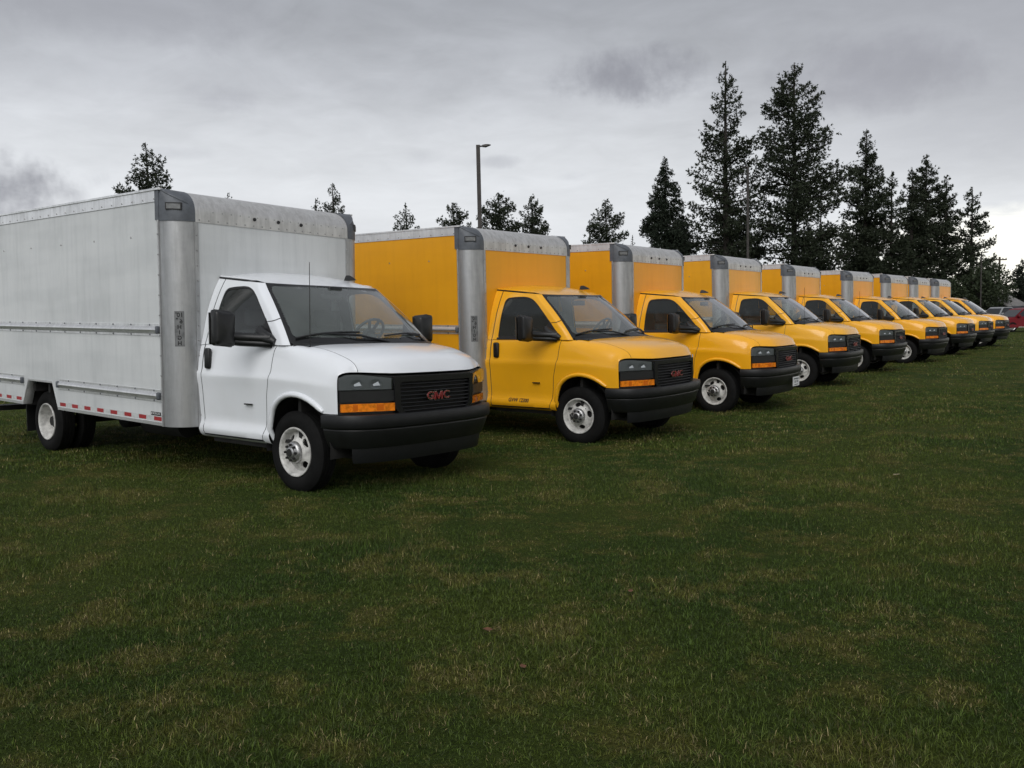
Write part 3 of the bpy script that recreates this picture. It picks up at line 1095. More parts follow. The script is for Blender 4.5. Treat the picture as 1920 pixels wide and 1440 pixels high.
    # lamps
    for sgn in (1, -1):
        ys = lambda a, c, n=9: [(-sgn) * t for t in (np.linspace(a, c, n) if sgn > 0 else np.linspace(c, a, n))] if False else sorted([(-sgn) * t for t in np.linspace(a, c, n)])
        top = lambda y: float(np.interp(abs(y), [.52, .80, .88, .92, .94], [1.047, 1.084, 1.084, 1.074, 1.055]))
        hl = patch(ys(.525, .938), lambda y: .952, top, -.012, M['bucket'], 'headlight', depth=.03)
        for yc in (.80, .655):
            o = MB()
            v, f = [], []
            n = 14
            cx, cy = fr(-sgn * yc, -.008)
            for (rr, dd) in ((.050, .0), (.044, -.001), (.030, -.010), (.012, -.02)):
                for k in range(n):
                    a = 2 * math.pi * k / n
                    yy = -sgn * yc + rr * 1.05 * math.cos(a)
                    x0, y0 = fr(yy, -.006 + dd * .4)
                    v.append((x0, y0, 1.0 + .045 / .05 * rr * math.sin(a)))
            for i in range(3):
                for k in range(n):
                    f.append((i * n + k, i * n + (k + 1) % n, (i + 1) * n + (k + 1) % n, (i + 1) * n + k))
            f.append(tuple(3 * n + k for k in range(n)))
            VF('reflector_bowl', (v, f), M['bucket'], hl, 60)
            # painted glint: near-white quad standing in for a bright reflection in the bowl
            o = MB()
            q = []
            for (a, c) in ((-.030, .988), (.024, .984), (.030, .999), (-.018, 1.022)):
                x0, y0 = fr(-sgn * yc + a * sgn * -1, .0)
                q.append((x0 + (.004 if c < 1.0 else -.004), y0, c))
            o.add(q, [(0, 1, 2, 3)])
            VF('reflector_glint', (o.v, o.f), M['reflector_glint'], hl)
        patch(ys(.523, .940), lambda y: .950, lambda y: top(y) + .002, .014, M['lens'], 'lamp_lens', hl, depth=.012)
        ts = patch(ys(.505, .930), lambda y: .764, lambda y: .833, .010, M['amber'], 'turn_signal', depth=.03)
        for (a, c) in ((.60, .655), (.80, .835)):
            patch(ys(a, c, 3), lambda y: .772, lambda y: .825, .0125, M['amberdark'], 'lens_facet', ts, depth=.004, nz=2)
        patch(ys(.505, .938), lambda y: .848, lambda y: .944, .002, M['plastic'], 'lamp_divider', depth=.03)
    # ---- bumper
    bpth = [(.30, .988), (.40, .995), (.50, .992), (.60, .975), (.70, .935), (.79, .86), (.86, .74), (.90, .60), (.93, .42), (.945, .2), (.95, 0)]
    pp = [(x, -y) for x, y in bpth] + [(x, y) for x, y in bpth[::-1][1:]]
    # refine
    pp = np.array(pp)
    tt = np.linspace(0, len(pp) - 1, 81)
    pp = np.stack([pchip(np.arange(len(pp)), pp[:, 0], tt), pchip(np.arange(len(pp)), pp[:, 1], tt)], 1)
    tg = np.gradient(pp, axis=0)
    nn = np.stack([tg[:, 1], -tg[:, 0]], 1)
    nn /= np.linalg.norm(nn, axis=1)[:, None]
    keep = pp[:, 0] > .44
    path = [(p[0], p[1], n[0], n[1]) for p, n, k in zip(pp, nn, keep) if k]
    o = MB()
    o.sweep(path, [(-.13, .735), (-.02, .742), (-.006, .738), (0, .726), (.002, .68), (-.002, .635), (-.010, .622), (-.024, .616)])
    bu = VF('bumper', (o.v, o.f), M['bumper'], auto=40)
    o = MB()
    o.sweep(path, [(-.030, .617), (-.026, .612), (-.026, .60), (-.045, .54), (-.075, .47), (-.090, .447), (-.12, .438), (-.18, .438)])
    VF('bumper_lower', (o.v, o.f), M['plastic'], bu)
    o = MB()
    pa = [q for q in path if abs(q[1]) < .93 and q[0] > .60]
    o.sweep(pa, [(-.098, .447), (-.103, .40), (-.118, .335), (-.126, .312), (-.14, .310), (-.142, .42)])
    VF('air_dam', (o.v, o.f), M['bumper'], bu)
    # ---- mirrors
    for sgn in (1, -1):
        mr = empty('mirror', root)
        fx = (lambda a: a) if sgn > 0 else flip
        bm = bmesh.new()
        bmesh.ops.create_cube(bm, size=1)
        bmesh.ops.subdivide_edges(bm, edges=bm.edges[:], cuts=2, use_grid_fill=True)
        for v in bm.verts:
            x, y, z = v.co
            front = x > .4
            v.co.x = -.545 + x * .13 + (.02 if front and abs(y) < .4 and abs(z) < .4 else 0)
            sc_ = .86 if front else 1.0
            v.co.y = -1.280 + y * .215 * sc_ - x * .02
            v.co.z = 1.486 + z * .31 * (sc_ + .05) - (.02 * y)
        bmesh.ops.bevel(bm, geom=[e for e in bm.edges if e.calc_face_angle(0) > .6], offset=.028, segments=3, affect='EDGES', profile=.5)
        h = MB()
        h.addbm(bm)
        ho = VF('mirror_housing', fx((h.v, h.f)), M['plastic'], mr, 50)
        h = MB()
        h.box(-.62, -.611, -1.385, -1.185, 1.345, 1.63)
        VF('mirror_face', fx((h.v, h.f)), M['chrome'], mr)
        h = MB()
        for (za, zb_, r_) in ((1.395, 1.42, .042), (1.345, 1.372, .034)):
            h.tube([(-.30, -.945, za), (-.40, -1.02, za + .005), (-.50, -1.14, (za + zb_) / 2), (-.535, -1.24, zb_)], [r_ * 1.2, r_, r_, r_], 8)
        h.tube([(-.25, -.94, 1.36), (-.33, -.955, 1.385), (-.42, -.965, 1.42), (-.47, -.955, 1.50)], [.03, .065, .07, .03], 8)
        VF('mirror_arm', fx((h.v, h.f)), M['plastic'], mr, 60)
    # ---- cab interior
    it = empty('cab_interior', root)
    o = MB()
    dp = [(-.30, 1.20), (-.28, 1.29), (-.20, 1.325), (0, 1.335), (.12, 1.33)]
    v, f = [], []
    for (x, z) in dp:
        for k in range(13):
            y = -.85 + 1.7 * k / 12
            v.append((x + (.05 * (1 - (y / .85)**2) if x < 0 else 0), y, z + (.035 if .2 < y < .62 and -.3 < x < -.1 else 0)))
    for i in range(4):
        for k in range(12):
            f.append((i * 13 + k, i * 13 + k + 1, (i + 1) * 13 + k + 1, (i + 1) * 13 + k))
    f += [(k, k + 13, k + 14, k + 1) for k in range(0)]
    o.add(v, [q[::-1] for q in f])
    o.box(-.30, -.26, -.85, .85, .85, 1.21)
    VF('dashboard', (o.v, o.f), M['dash'], it, 50)
    o = MB()
    c = Vector((-.50, .41, 1.435))
    ax = Vector((-.80, 0, .60)).normalized()
    e1 = Vector((0, 1, 0))
    e2 = ax.cross(e1)
    o.tube([c + (e1 * math.cos(a) + e2 * math.sin(a)) * .19 for a in np.linspace(0, 2 * math.pi, 25)], .015, 7, False)
    for a in (.1, math.pi - .1, -1.2, math.pi + 1.2):
        o.tube([c - ax * .02, c + (e1 * math.cos(a) + e2 * math.sin(a)) * .185], .016, 6)
    o.tube([c - ax * .02, c - ax * .22], .045, 8)
    o.tube([c - ax * .03, c + ax * .015], .07, 10)
    VF('steering_wheel', (o.v, o.f), M['seat'], it, 60)
    for y in (.44, -.44):
        o = MB()
        o.bbox(-1.05, -.55, y - .26, y + .26, .72, .90, .05)
        v0 = len(o.v)
        o.bbox(-1.16, -1.02, y - .25, y + .25, .86, 1.48, .05)
        o.bbox(-1.19, -1.09, y - .14, y + .14, 1.50, 1.70, .04)
        o.v = [(p[0] - max(0, p[2] - .9) * .15, p[1], p[2]) for p in o.v]
        VF('seat', (o.v, o.f), M['seat'], it, 60)
    o = MB()
    o.box(-1.462, -1.44, -.92, .92, .45, 1.40)
    o.box(-1.462, -1.44, -.83, .83, 1.40, 1.70)
    o.box(-1.462, -1.44, -.70, .70, 1.70, 2.0)
    VF('cab_partition', (o.v, o.f), M['inner'], it)
    o = MB()
    o.box(-1.44, .10, -.90, .90, .44, .47)
    o.box(.02, .06, -.9, .9, .47, 1.30)
    VF('cab_floor', (o.v, o.f), M['dark'], it)
    o = MB()
    o.bbox(-.62, -.575, -.13, .13, 1.775, 1.845, .015)
    o.bbox(-.64, -.53, -.07, .10, 1.86, 1.915, .015)
    VF('rear_view_mirror', (o.v, o.f), M['plastic'], it, 50)
    # ---- wheel wells and underbody
    o = MB()
    for sgn in (-1, 1):
        n = 14
        v, f = [], []
        for k in range(n + 1):
            a = R(-10 + 200 * k / n)
            for y in (.935, .56):
                v.append((.04 + .46 * math.cos(a), sgn * y, .42 + .43 * math.sin(a)))
        for k in range(n):
            f.append((2 * k, 2 * k + 1, 2 * k + 3, 2 * k + 2))
        o.add(v, f)
        o.box(-.5, .55, sgn * .56 - .01, sgn * .56 + .01, .3, .88)
    o.box(-.42, .70, -.55, .55, .30, 1.0)
    o.box(-6.2, .8, -.46, -.38, .42, .56)
    o.box(-6.2, .8, .38, .46, .42, .56)
    for x in (-1.2, -2.2, -3.2, -4.2, -5.2, -6.0):
        o.box(x, x + .08, -.46, .46, .42, .54)
    o.box(-1.4, -.35, -.86, .86, .36, .45)
    o.tube([(-3.0, -.66, .44), (-2.2, -.66, .44)], .13, 12)
    o.bbox(-3.4, -2.3, .5, .85, .32, .6, .05)
    for x in np.arange(-6.1, -1.8, .41):
        o.box(x, x + .05, -1.15, 1.15, .74, .84)
    o.tube([(-1.6, -.35, .36), (-3.6, -.35, .40)], .07, 8)
    for sg in (-1, 1):  # added dark walls that block light from the far wheel cut-out
        o.box(-5.02, -4.02, sg * .61 - .01, sg * .61 + .01, .50, .86)
        for x in (-5.03, -4.03):
            o.box(x, x + .02, min(sg * .6, sg * 1.18), max(sg * .6, sg * 1.18), .56, .86)
    o.tube([(-4.65, -.95, .37), (-4.65, .95, .37)], .055, 10)
    o.tube([(-4.65, -.14, .37), (-4.65, .14, .37)], .16, 12)
    o.tube([(-4.6, 0, .38), (-.5, 0, .48)], .04, 8)
    o.tube([(0, -.75, .36), (0, .75, .36)], .05, 8)
    for s_ in (-.48, .48):
        o.tube([(-5.4, s_, .5), (-5.0, s_, .40), (-4.65, s_, .36), (-4.3, s_, .40), (-3.9, s_, .5)], .03, 6)
    VF('chassis', (o.v, o.f), M['dark'], auto=40)

    # ---- wheels
    def tyre(par, c, sgn, w0, w1):
        o = MB()
        rt = .371
        m_ = (w0 + w1) / 2
        pr = [(.218, w0 + .025), (.232, w0 + .008), (.27, w0 - .004), (.315, w0 - .002), (.345, w0 + .012), (.362, w0 + .026)]
        half = []
        tread = []
        k0, k1 = w0 + .03, w1 - .03
        for g in range(4):
            a = k0 + (k1 - k0) * g / 4
            e = k0 + (k1 - k0) * (g + 1) / 4
            tread += [(rt, a + .004), (rt, e - .004)]
            if g < 3:
                tread += [(rt - .009, e - .003), (rt - .009, e + .003)]
        pr = pr + tread + [(.362, w1 - .026), (.345, w1 - .012), (.315, w1 + .002), (.27, w1 + .004), (.232, w1 - .008), (.218, w1 - .025)]
        o.lathe(pr, 56, c, sgn)
        return VF('tyre', (o.v, o.f), M['rubber'], par, 40)

    for sgn in (-1, 1):
        # front wheel, convex with a proud hub
        w = empty('wheel', root)
        c = (0, 0, .371)
        tyre(w, c, sgn, .73, .938)
        # disc with four hand holes
        n = 40
        circ = [(.178 * math.cos(2 * math.pi * k / n), .178 * math.sin(2 * math.pi * k / n)) for k in range(n)]
        holes = []
        for k in range(4):
            a = R(38 + 90 * k)
            hc = np.array([math.cos(a), math.sin(a)]) * .141
            tdir = np.array([-math.sin(a), math.cos(a)])
            rdir = np.array([math.cos(a), math.sin(a)])
            holes.append([tuple(hc + rdir * .028 * math.sin(q) + tdir * .046 * math.cos(q)) for q in np.linspace(0, 2 * math.pi, 15)[:-1]])
        V, F = fill2d(circ, holes, .018)
        rr = np.hypot(V[:, 0], V[:, 1])
        off = np.interp(rr, [0, .07, .095, .115, .15, .178], [.936, .936, .930, .908, .893, .868])
        P = np.stack([V[:, 0], sgn * off, V[:, 1] + .371], 1)
        FF = F if sgn < 0 else F[:, ::-1]
        rm = MB()
        rm.add(P, [tuple(q) for q in FF])
        rm.lathe([(.178, .868), (.186, .872), (.196, .895), (.200, .918), (.205, .930), (.214, .938), (.223, .938), (.226, .930), (.222, .918)], 56, c, sgn)
        for h in holes:
            h = np.array(h)
            m_ = len(h)
            o1 = np.interp(np.hypot(h[:, 0], h[:, 1]), [.095, .115, .15, .178], [.930, .908, .893, .868])
            A = np.stack([h[:, 0], sgn * o1, h[:, 1] + .371], 1)
            B_ = A.copy()
            B_[:, 1] -= sgn * .02
            rm.add(np.concatenate([A, B_]), [(i, (i + 1) % m_, m_ + (i + 1) % m_, m_ + i) for i in range(m_)])
        VF('rim', (rm.v, rm.f), M['rim'], w, 35)
        hb = MB()
        hb.lathe([(.100, .928), (.098, .945), (.090, .962), (.080, .970), (.052, .972), (.050, .985), (.040, .992), (.0, .993)], 36, c, sgn)
        VF('hub', (hb.v, hb.f), M['hub'], w, 35)
        ct = MB()
        ct.lathe([(.036, .992), (.034, .997), (.0, .998)], 24, c, sgn)
        VF('hub_cap', (ct.v, ct.f), M['dark'], w, 35)
        ln = MB()
        for k in range(8):
            a = 2 * math.pi * k / 8
            x, z = .070 * math.cos(a), .371 + .070 * math.sin(a)
            ln.tube([(x, sgn * .966, z), (x, sgn * .992, z)], [.0125, .0105], 6)
        tag(VF('lug_nuts', (ln.v, ln.f), M['dark'], w, 35), kind='stuff')
        dr = MB()
        dr.lathe([(.17, .84), (.0, .84)], 24, c, sgn)
        dr.lathe([(.215, .75), (.215, .86)], 30, c, sgn)
        VF('brake_drum', (dr.v, dr.f), M['dark'], w, 35)
        # rear duals, dished
        w = empty('wheel', root)
        c = (-4.65, 0, .371)
        tyre(w, c, sgn, .90, 1.105)
        tyre(w, c, sgn, .655, .86)
        rm = MB()
        rm.lathe([(.226, 1.098), (.223, 1.108), (.214, 1.110), (.206, 1.102), (.200, 1.085), (.198, 1.06), (.188, 1.035), (.183, .99), (.178, .975), (.160, .972), (.120, .966), (.095, .960), (.085, .962)], 56, c, sgn)
        VF('rim', (rm.v, rm.f), M['rim'], w, 35)
        hb = MB()
        hb.lathe([(.088, .962), (.070, .985), (.062, 1.03), (.055, 1.045), (.0, 1.048)], 28, c, sgn)
        for k in range(8):
            a = 2 * math.pi * k / 8
            x, z = c[0] + .105 * math.cos(a), .371 + .105 * math.sin(a)
            hb.tube([(x, sgn * .962, z), (x, sgn * .992, z)], .012, 6)
        VF('hub', (hb.v, hb.f), M['dark'], w, 35)

    # ---- cargo box
    XF, HB, ZB, ZT, XR, RC = -1.47, 1.22, .515, 2.746, -6.35, .245
    rk = lambda p: (p[0], p[1], p[2] + .018 * (-1.6 - p[0]))
    bx = empty('cargo_box', root)

    def BV(name, o, mat, par=bx, auto=40):
        o.shear(rk)
        return VF(name, (o.v, o.f), mat, par, auto)

    for sgn in (1, -1):
        S = -sgn       # near side has y negative
        fl = lambda o: (setattr(o, 'v', [(p[0], -p[1], p[2]) for p in o.v]), setattr(o, 'f', [q[::-1] for q in o.f]), o)[2] if sgn < 0 else o
        # side panel with rear wheel cut-out
        out_ = [(XR, ZB + .03), (-5.0, ZB + .03), (-4.835, .816), (-4.184, .816), (-4.05, ZB + .03), (-1.722, ZB + .03), (-1.722, ZT), (XR, ZT)]
        V, F = fill2d(out_, [], .35)
        o = MB()
        o.add([(p[0], -HB, p[1]) for p in V], [tuple(q) for q in F])
        o.add([(p[0], -HB + .03, p[1]) for p in V], [tuple(q)[::-1] for q in F])
        d_ = dens(out_, 1)
        n = len(d_)
        o.add([(p[0], -HB, p[1]) for p in d_] + [(p[0], -HB + .03, p[1]) for p in d_], [(i, n + i, n + (i + 1) % n, (i + 1) % n) for i in range(n)])
        BV('side_panel', fl(o), BP_)
        # bottom rail and cut-out trim
        o = MB()
        for (a, c_) in ((XR, -5.0), (-4.05, -1.722)):
            o.box(a, c_, -HB - .006, -HB + .05, ZB, ZB + .034)
        tr_ = [(-5.005, ZB), (-4.84, .82), (-4.18, .82), (-4.045, ZB)]
        for p, q in zip(tr_, tr_[1:]):
            o.add([(p[0], -HB - .006, p[1]), (q[0], -HB - .006, q[1]), (q[0], -HB - .006, q[1] + .022), (p[0], -HB - .006, p[1] + .022),
                   (p[0], -HB + .1, p[1]), (q[0], -HB + .1, q[1]), (q[0], -HB + .1, q[1] + .022), (p[0], -HB + .1, p[1] + .022)],
                  [(0, 1, 2, 3), (0, 4, 5, 1), (3, 2, 6, 7)])
        BV('bottom_rail', fl(o), M['alurail'])
        # top rail with a lip
        o = MB()
        o.box(XR, -1.70, -HB - .008, -HB + .05, ZT - .004, ZT + .105)
        o.box(XR, -1.68, -HB - .022, -HB + .03, ZT + .105, ZT + .125)
        BV('top_rail', fl(o), M['alurail'])
        # corner post: quarter round
        o = MB()
        n = 14
        v, f = [], []
        cx, cy = XF - RC, -HB + RC
        z0, z1 = ZB - .004, 2.60
        for k in range(n + 1):
            a = R(90 * k / n)
            x, y = cx + RC * math.sin(a), cy - RC * math.cos(a)
            v += [(x, y, z0), (x, y, z1)]
        for k in range(n):
            f.append((2 * k, 2 * k + 2, 2 * k + 3, 2 * k + 1))
        o.add(v, f)
        v2 = [(p[0], p[1] - .002, p[2]) for p in v]
        o.box(cx - .018, cx + .012, -HB - .008, -HB + .01, z0, ZT - .004)
        o.box(XF - .01, XF + .007, cy - .012, cy + .03, z0, z1 - .05)
        o.tube([(cx - .004, -HB - .008, z0), (cx - .004, -HB - .008, 2.56)], .006, 6)
        cp_ = BV('corner_post', fl(o), M['alu'])
        # grey corner cap: rounded both ways
        o = MB()
        v, f = [], []
        n, m_ = 12, 12
        rad = RC + .008
        for j in range(m_ + 1):
            if j < 3:
                zz, sh = 2.548 + j * .05, 0.0
            else:
                q = R(90 * (j - 2) / (m_ - 2))
                zz, sh = 2.648 + .222 * math.sin(q), 1 - math.cos(q)
            for k in range(n + 1):
                a = R(90 * k / n)
                x = cx + rad * math.sin(a)
                y = cy - rad * math.cos(a)
                # the front leans back into the roof, the side stays upright
                x -= sh * (.30 * math.sin(a)**1.3 + .0)
                if j >= 3:
                    y += sh * .02
                v.append((x, y, zz - .012 * (1 - math.cos(a)) * 0))
            # extra tail inward across the front for the seam with the roof nose
        for j in range(m_):
            for k in range(n):
                a = j * (n + 1) + k
                f.append((a, a + 1, a + n + 2, a + n + 1))
        # close the top towards the roof
        top = list(range(m_ * (n + 1), (m_ + 1) * (n + 1)))
        v.append((cx - .03, cy, 2.872))
        for k in range(n):
            f.append((top[k], top[k + 1], len(v) - 1))
        o.add(v, f)
        o.box(cx - .05, cx + .02, -HB - .010, -HB + .02, 2.56, 2.868)
        co = BV('corner_cap', fl(o), M['cap'], auto=50)
        # ridge pressed across the cap
        o = MB()
        rp = []
        for k in range(9):
            a = R(8 + 72 * k / 8)
            zz = 2.868 - .155 * (k / 8)**1.1
            sh = 1 - math.cos(math.asin(min(1, max(0, (zz - 2.648) / .222))))
            rp.append((cx + (rad - .004) * math.sin(a) - sh * .30 * math.sin(a)**1.3, cy - (rad - .004) * math.cos(a) + sh * .02, zz))
        o.tube(rp, [.006] + [.014] * 7 + [.004], 8)
        BV('cap_ridge', fl(o), M['cap'], co, 60)
        # marker lamp set into the cap
        o = MB()
        for (a0, a1, zz0, zz1, dd) in ((28, 62, 2.648, 2.652, .012), (28, 62, 2.706, 2.710, .012)):
            for k in range(5):
                pass
        ang = R(44)
        ux, uy = math.cos(ang), math.sin(ang)      # tangent
        nxx, nyy = math.sin(ang), -math.cos(ang)
        pc = (cx + (rad + .002) * nxx - .005, cy + (rad + .002) * nyy)
        def lampbox(o, hw, z0, z1, d0, d1):
            v = []
            for dd in (d0, d1):
                for (s_, zz) in ((-hw, z0), (hw, z0), (hw, z1), (-hw, z1)):
                    v.append((pc[0] + ux * s_ + nxx * dd, pc[1] + uy * s_ + nyy * dd, zz))
            o.add(v, [(4, 5, 6, 7), (0, 1, 5, 4), (1, 2, 6, 5), (2, 3, 7, 6), (3, 0, 4, 7)])
        lampbox(o, .078, 2.655, 2.725, -.03, .006)
        lb = BV('marker_lamp', fl(o), M['seal'], auto=30)
        o = MB()
        lampbox(o, .066, 2.664, 2.712, .0, .009)
        BV('lamp_lens', fl(o), M['stick'], lb, 30)
        # rub rails: flanged half-round extrusion with end fittings
        for (xa, xb, za) in ((XR + .05, -1.735, 1.415), (-4.0, -1.745, .754), (XR + .05, -4.95, .754)):
            o = MB()
            pr = [(.0, 0), (.006, .0), (.006, .022), (.014, .026), (.034, .046), (.038, .06), (.034, .075), (.014, .095), (.006, .099), (.006, .121), (0, .121)]
            v = [(x, -HB - d, za + h) for x in (xa, xb) for d, h in pr]
            k_ = len(pr)
            o.add(v, [(i, k_ + i, k_ + i + 1, i + 1) for i in range(k_ - 1)] + [tuple(range(k_)), tuple(range(k_, 2 * k_))[::-1]])
            rr_ = BV('rub_rail', fl(o), M['alurail'], auto=25)
            o = MB()
            for xe in ((xb - .03, xb + .006), (xa - .006, xa + .03)):
                o = MB()
                o.bbox(xe[0], xe[1], -HB - .046, -HB - .004, za + .022, za + .099, .012)
                BV('rail_end', fl(o), M['cap'], rr_, 50)
            o = MB()
            for x in np.arange(xa + .25, xb, .375):
                for zz in (za + .012, za + .110):
                    o.tube([(x, -HB - .006, zz), (x, -HB - .013, zz)], [.010, .006], 6)
            tag(BV('rail_bolts', fl(o), M['cap'], rr_, 50), kind='stuff')
        # conspicuity tape
        k = 0
        x = -1.752
        o2 = MB()
        for (a, c_) in ((XR + .02, -5.02), (-4.03, -1.745)):
            o2.box(a, c_, -HB - .0015, -HB + .001, .556, .608)
            wt = BV('white_tape', fl(o2), M['tapewhite'])
            o2 = MB()
        while x > XR + .2:
            L = .145
            if not (-5.03 < x - L and x < -4.03) and not (-5.03 < x < -4.03) and not (-5.03 < x - L < -4.03):
                o1 = MB()
                o1.box(x - L, x, -HB - .0025, -HB + .001, .562, .602)
                BV('red_tape', fl(o1), M['tapered'], wt)
            elif -4.2 < x - L < -4.03 < x:
                o1 = MB()
                o1.box(-4.045, x, -HB - .0025, -HB + .001, .562, .602)
                BV('red_tape', fl(o1), M['tapered'], wt)
            x -= .30
        # rivets
        o = MB()
        for x in np.arange(XR + .1, -1.75, .213):
            o.tube([(x, -HB - .007, ZT + .022), (x, -HB - .014, ZT + .022)], [.010, .006], 6)
        for x in np.arange(XR + .1, -1.7, .79):
            o.tube([(x + .04, -HB + .001, 2.415), (x + .04, -HB - .007, 2.415)], [.013, .008], 6)
        for z in np.arange(.62, 2.5, .20):
            o.tube([(cx - .004, -HB - .01, z), (cx - .004, -HB - .019, z)], [.010, .006], 6)
        for z in np.arange(.63, 2.45, .149):
            o.tube([(XF + .006, cy + .012, z), (XF + .014, cy + .012, z)], [.011, .007], 6)
        tag(BV('rivets', fl(o), M['rivet']), kind='stuff')
        # mudflap
        o = MB()
        o.box(-5.16, -5.145, -1.13, -.60, .22, .60)
        VF('mudflap', ((lambda q: (q.v, q.f))(fl(o))), M['plastic'])
        if sgn > 0:
            # height notice printed to be read in a mirror
            o = MB()
            bot, topz = 1.315, 1.665
            a0, a1 = R(38.5), R(60.5)
            v, f = [], []
            for k in range(7):
                a = a0 + (a1 - a0) * k / 6
                for zz in (bot, topz):
                    v.append((cx + (RC + .0015) * math.sin(a), cy - (RC + .0015) * math.cos(a), zz))
            for k in range(6):
                f.append((2 * k, 2 * k + 2, 2 * k + 3, 2 * k + 1))
            o.add(v, f)
            so = BV('height_sticker', o, M['stick'])
            o = MB()
            am = (a0 + a1) / 2
            for (tx, zc, du, size) in (("10'", 1.625, .002, .062), ('6', 1.562, .016, .060), ('"', 1.574, -.022, .055), ('H', 1.505, 0, .056), ('I', 1.452, 0, .056), ('G', 1.399, 0, .056), ('H', 1.345, 0, .056)):
                tv, tf = textmesh(tx, size, 0, .0016)
                pv = []
                for p in tv:
                    a = am + (-p[0] + du) / RC
                    pv.append((cx + (RC + .003) * math.sin(a), cy - (RC + .003) * math.cos(a), zc + p[1]))
                o.add(pv, [q[::-1] for q in tf])
            BV('sticker_print', o, M['ink'], so)
            # maker's plate
            o = MB()
            o.box(-1.955, -1.765, -HB - .003, -HB + .001, .612, .648)
            mp_ = BV('maker_plate', o, M['ink'])
            o = MB()
            tv, tf = textmesh('MORGAN', .031, 0, .0002, 'CENTER', 1.0)
            o.add([(-1.845 + p[0], -HB - .0045, .631 + p[1]) for p in tv], tf)
            o.add([(-1.945, -HB - .0045, .622), (-1.93, -HB - .0045, .618), (-1.925, -HB - .0045, .642), (-1.94, -HB - .0045, .642)], [(0, 1, 2, 3)])
            BV('maker_print', o, M['plate'], mp_)
    # front panel, rounded aluminium nose, roof, rear
    o = MB()
    yw = HB - RC - .012
    V, F = fill2d([(-yw, ZB), (yw, ZB), (yw, 2.60), (-yw, 2.60)], [], .3)
    o.add([(XF, p[0], p[1]) for p in V], [tuple(q) for q in F])
    BV('front_panel', o, BP_)
    o = MB()
    v, f = [], []
    n = 14
    prof = [(XF + .006, 2.548), (XF + .006, 2.60), (XF + .005, 2.648)] + [(XF + .005 - .31 * (1 - math.cos(R(90 * k / n))), 2.648 + .218 * math.sin(R(90 * k / n))) for k in range(1, n + 1)] + [(XF - .5, 2.868)]
    for y in (-yw - .012, yw + .012):
        v += [(x, y, z) for x, z in prof]
    k_ = len(prof)
    f = [(i, k_ + i, k_ + i + 1, i + 1) for i in range(k_ - 1)]
    o.add(v, f)
    nose_o = BV('roof_nose', o, M['roofalu'], auto=50)
    for y in (-.29, 0.01, .31):
        o = MB()
        o.tube([(XF + .004, y, 2.640), (XF + .020, y, 2.640)], [.020, .015], 10)
        BV('marker_lamp', o, M['seal'], nose_o, 50)
    o = MB()
    for y in np.arange(-.93, .95, .105):
        o.tube([(XF + .005, y, 2.572), (XF + .012, y, 2.572)], [.009, .006], 6)
        if abs(y) < .9:
            o.tube([(XF + .003, y + .05, 2.66), (XF + .010, y + .05, 2.66)], [.007, .005], 6)
    tag(BV('rivets', o, M['rivet'], nose_o, 50), kind='stuff')
    o = MB()
    o.box(XR, XF - .3, -HB + .01, HB - .01, 2.845, 2.864)
    BV('box_roof', o, M['alurail'])
    o = MB()
    o.box(XR, -1.73, -HB + .035, HB - .035, .84, .92)
    o.box(-1.73, XF - .01, -.96, .96, ZB + .01, .92)
    BV('box_floor', o, M['dark'])
    o = MB()
    o.box(XR - .03, XR, -HB, HB, ZB, 2.87)
    BV('rear_frame', o, M['alurail'])
    for k in range(7):
        o = MB()
        o.bbox(XR - .045, XR - .03, -HB + .1, HB - .1, .72 + k * .285, .72 + k * .285 + .28, .006)
        BV('door_slat', o, BP_)
    o = MB()
    o.box(-6.62, -6.38, -1.05, 1.05, .40, .47)
    o.box(-6.5, -5.9, -.44, -.38, .42, .5)
    o.box(-6.5, -5.9, .38, .44, .42, .5)
    VF('rear_bumper', (o.v, o.f), M['dark'])


# ------------------------------------------------------------------ place the trucks
def truck_matrix(i):
    X, Y, a, z, tp, tr_ = TR[i]
    m = Matrix(((1, 0, -tp), (0, 1, 0), (tp, 0, 1))) @ Matrix(((1, 0, 0), (0, 1, -tr_), (0, tr_, 1)))
    m = Matrix.Rotation(a, 3, 'Z') @ m
    e = m.to_quaternion().to_matrix().to_4x4()
    return Matrix.Translation((X, Y, z)) @ e


LAB = ['white cab box truck with white cargo box, nearest in the row',
       'yellow box truck parked next to the white one, weight rating on its door',
       'yellow box truck with a white plate on its front bumper',
       'yellow box truck, third yellow one from the white truck, tall aerial',
       'yellow box truck, fourth yellow one from the white truck',
       'yellow box truck, fifth yellow one from the white truck',
       'yellow box truck, third from the far end of the row',
       'yellow box truck, second from the far end of the row',
       'yellow box truck standing last in the row, nearest the red car']
proto = empty('box_truck')
build_truck(proto, M['white'], M['boxwhite'])


def copy_tree(o, parent, swap):
    c = o.copy()
    COL.objects.link(c)
    c.parent = parent
    if c.type == 'MESH':
        for s in c.material_slots:
            m0 = s.material
            if m0 in swap:
                s.link = 'OBJECT'
                s.material = swap[m0]
    for ch in o.children:
        copy_tree(ch, c, swap)
    return c


trucks = [proto]
for i in range(1, 9):
    k = ('', '_c', '_b', '', '_c', '', '_b', '_c')[i - 1]
    swap = {M['white']: M['yellow' + k], M['boxwhite']: M['boxyellow' + k]}
    trucks.append(copy_tree(proto, None, swap))
for i, t in enumerate(trucks):
    t.matrix_world = truck_matrix(i)
    tag(t, LAB[i], 'truck', 'box trucks parked in a row on the grass')

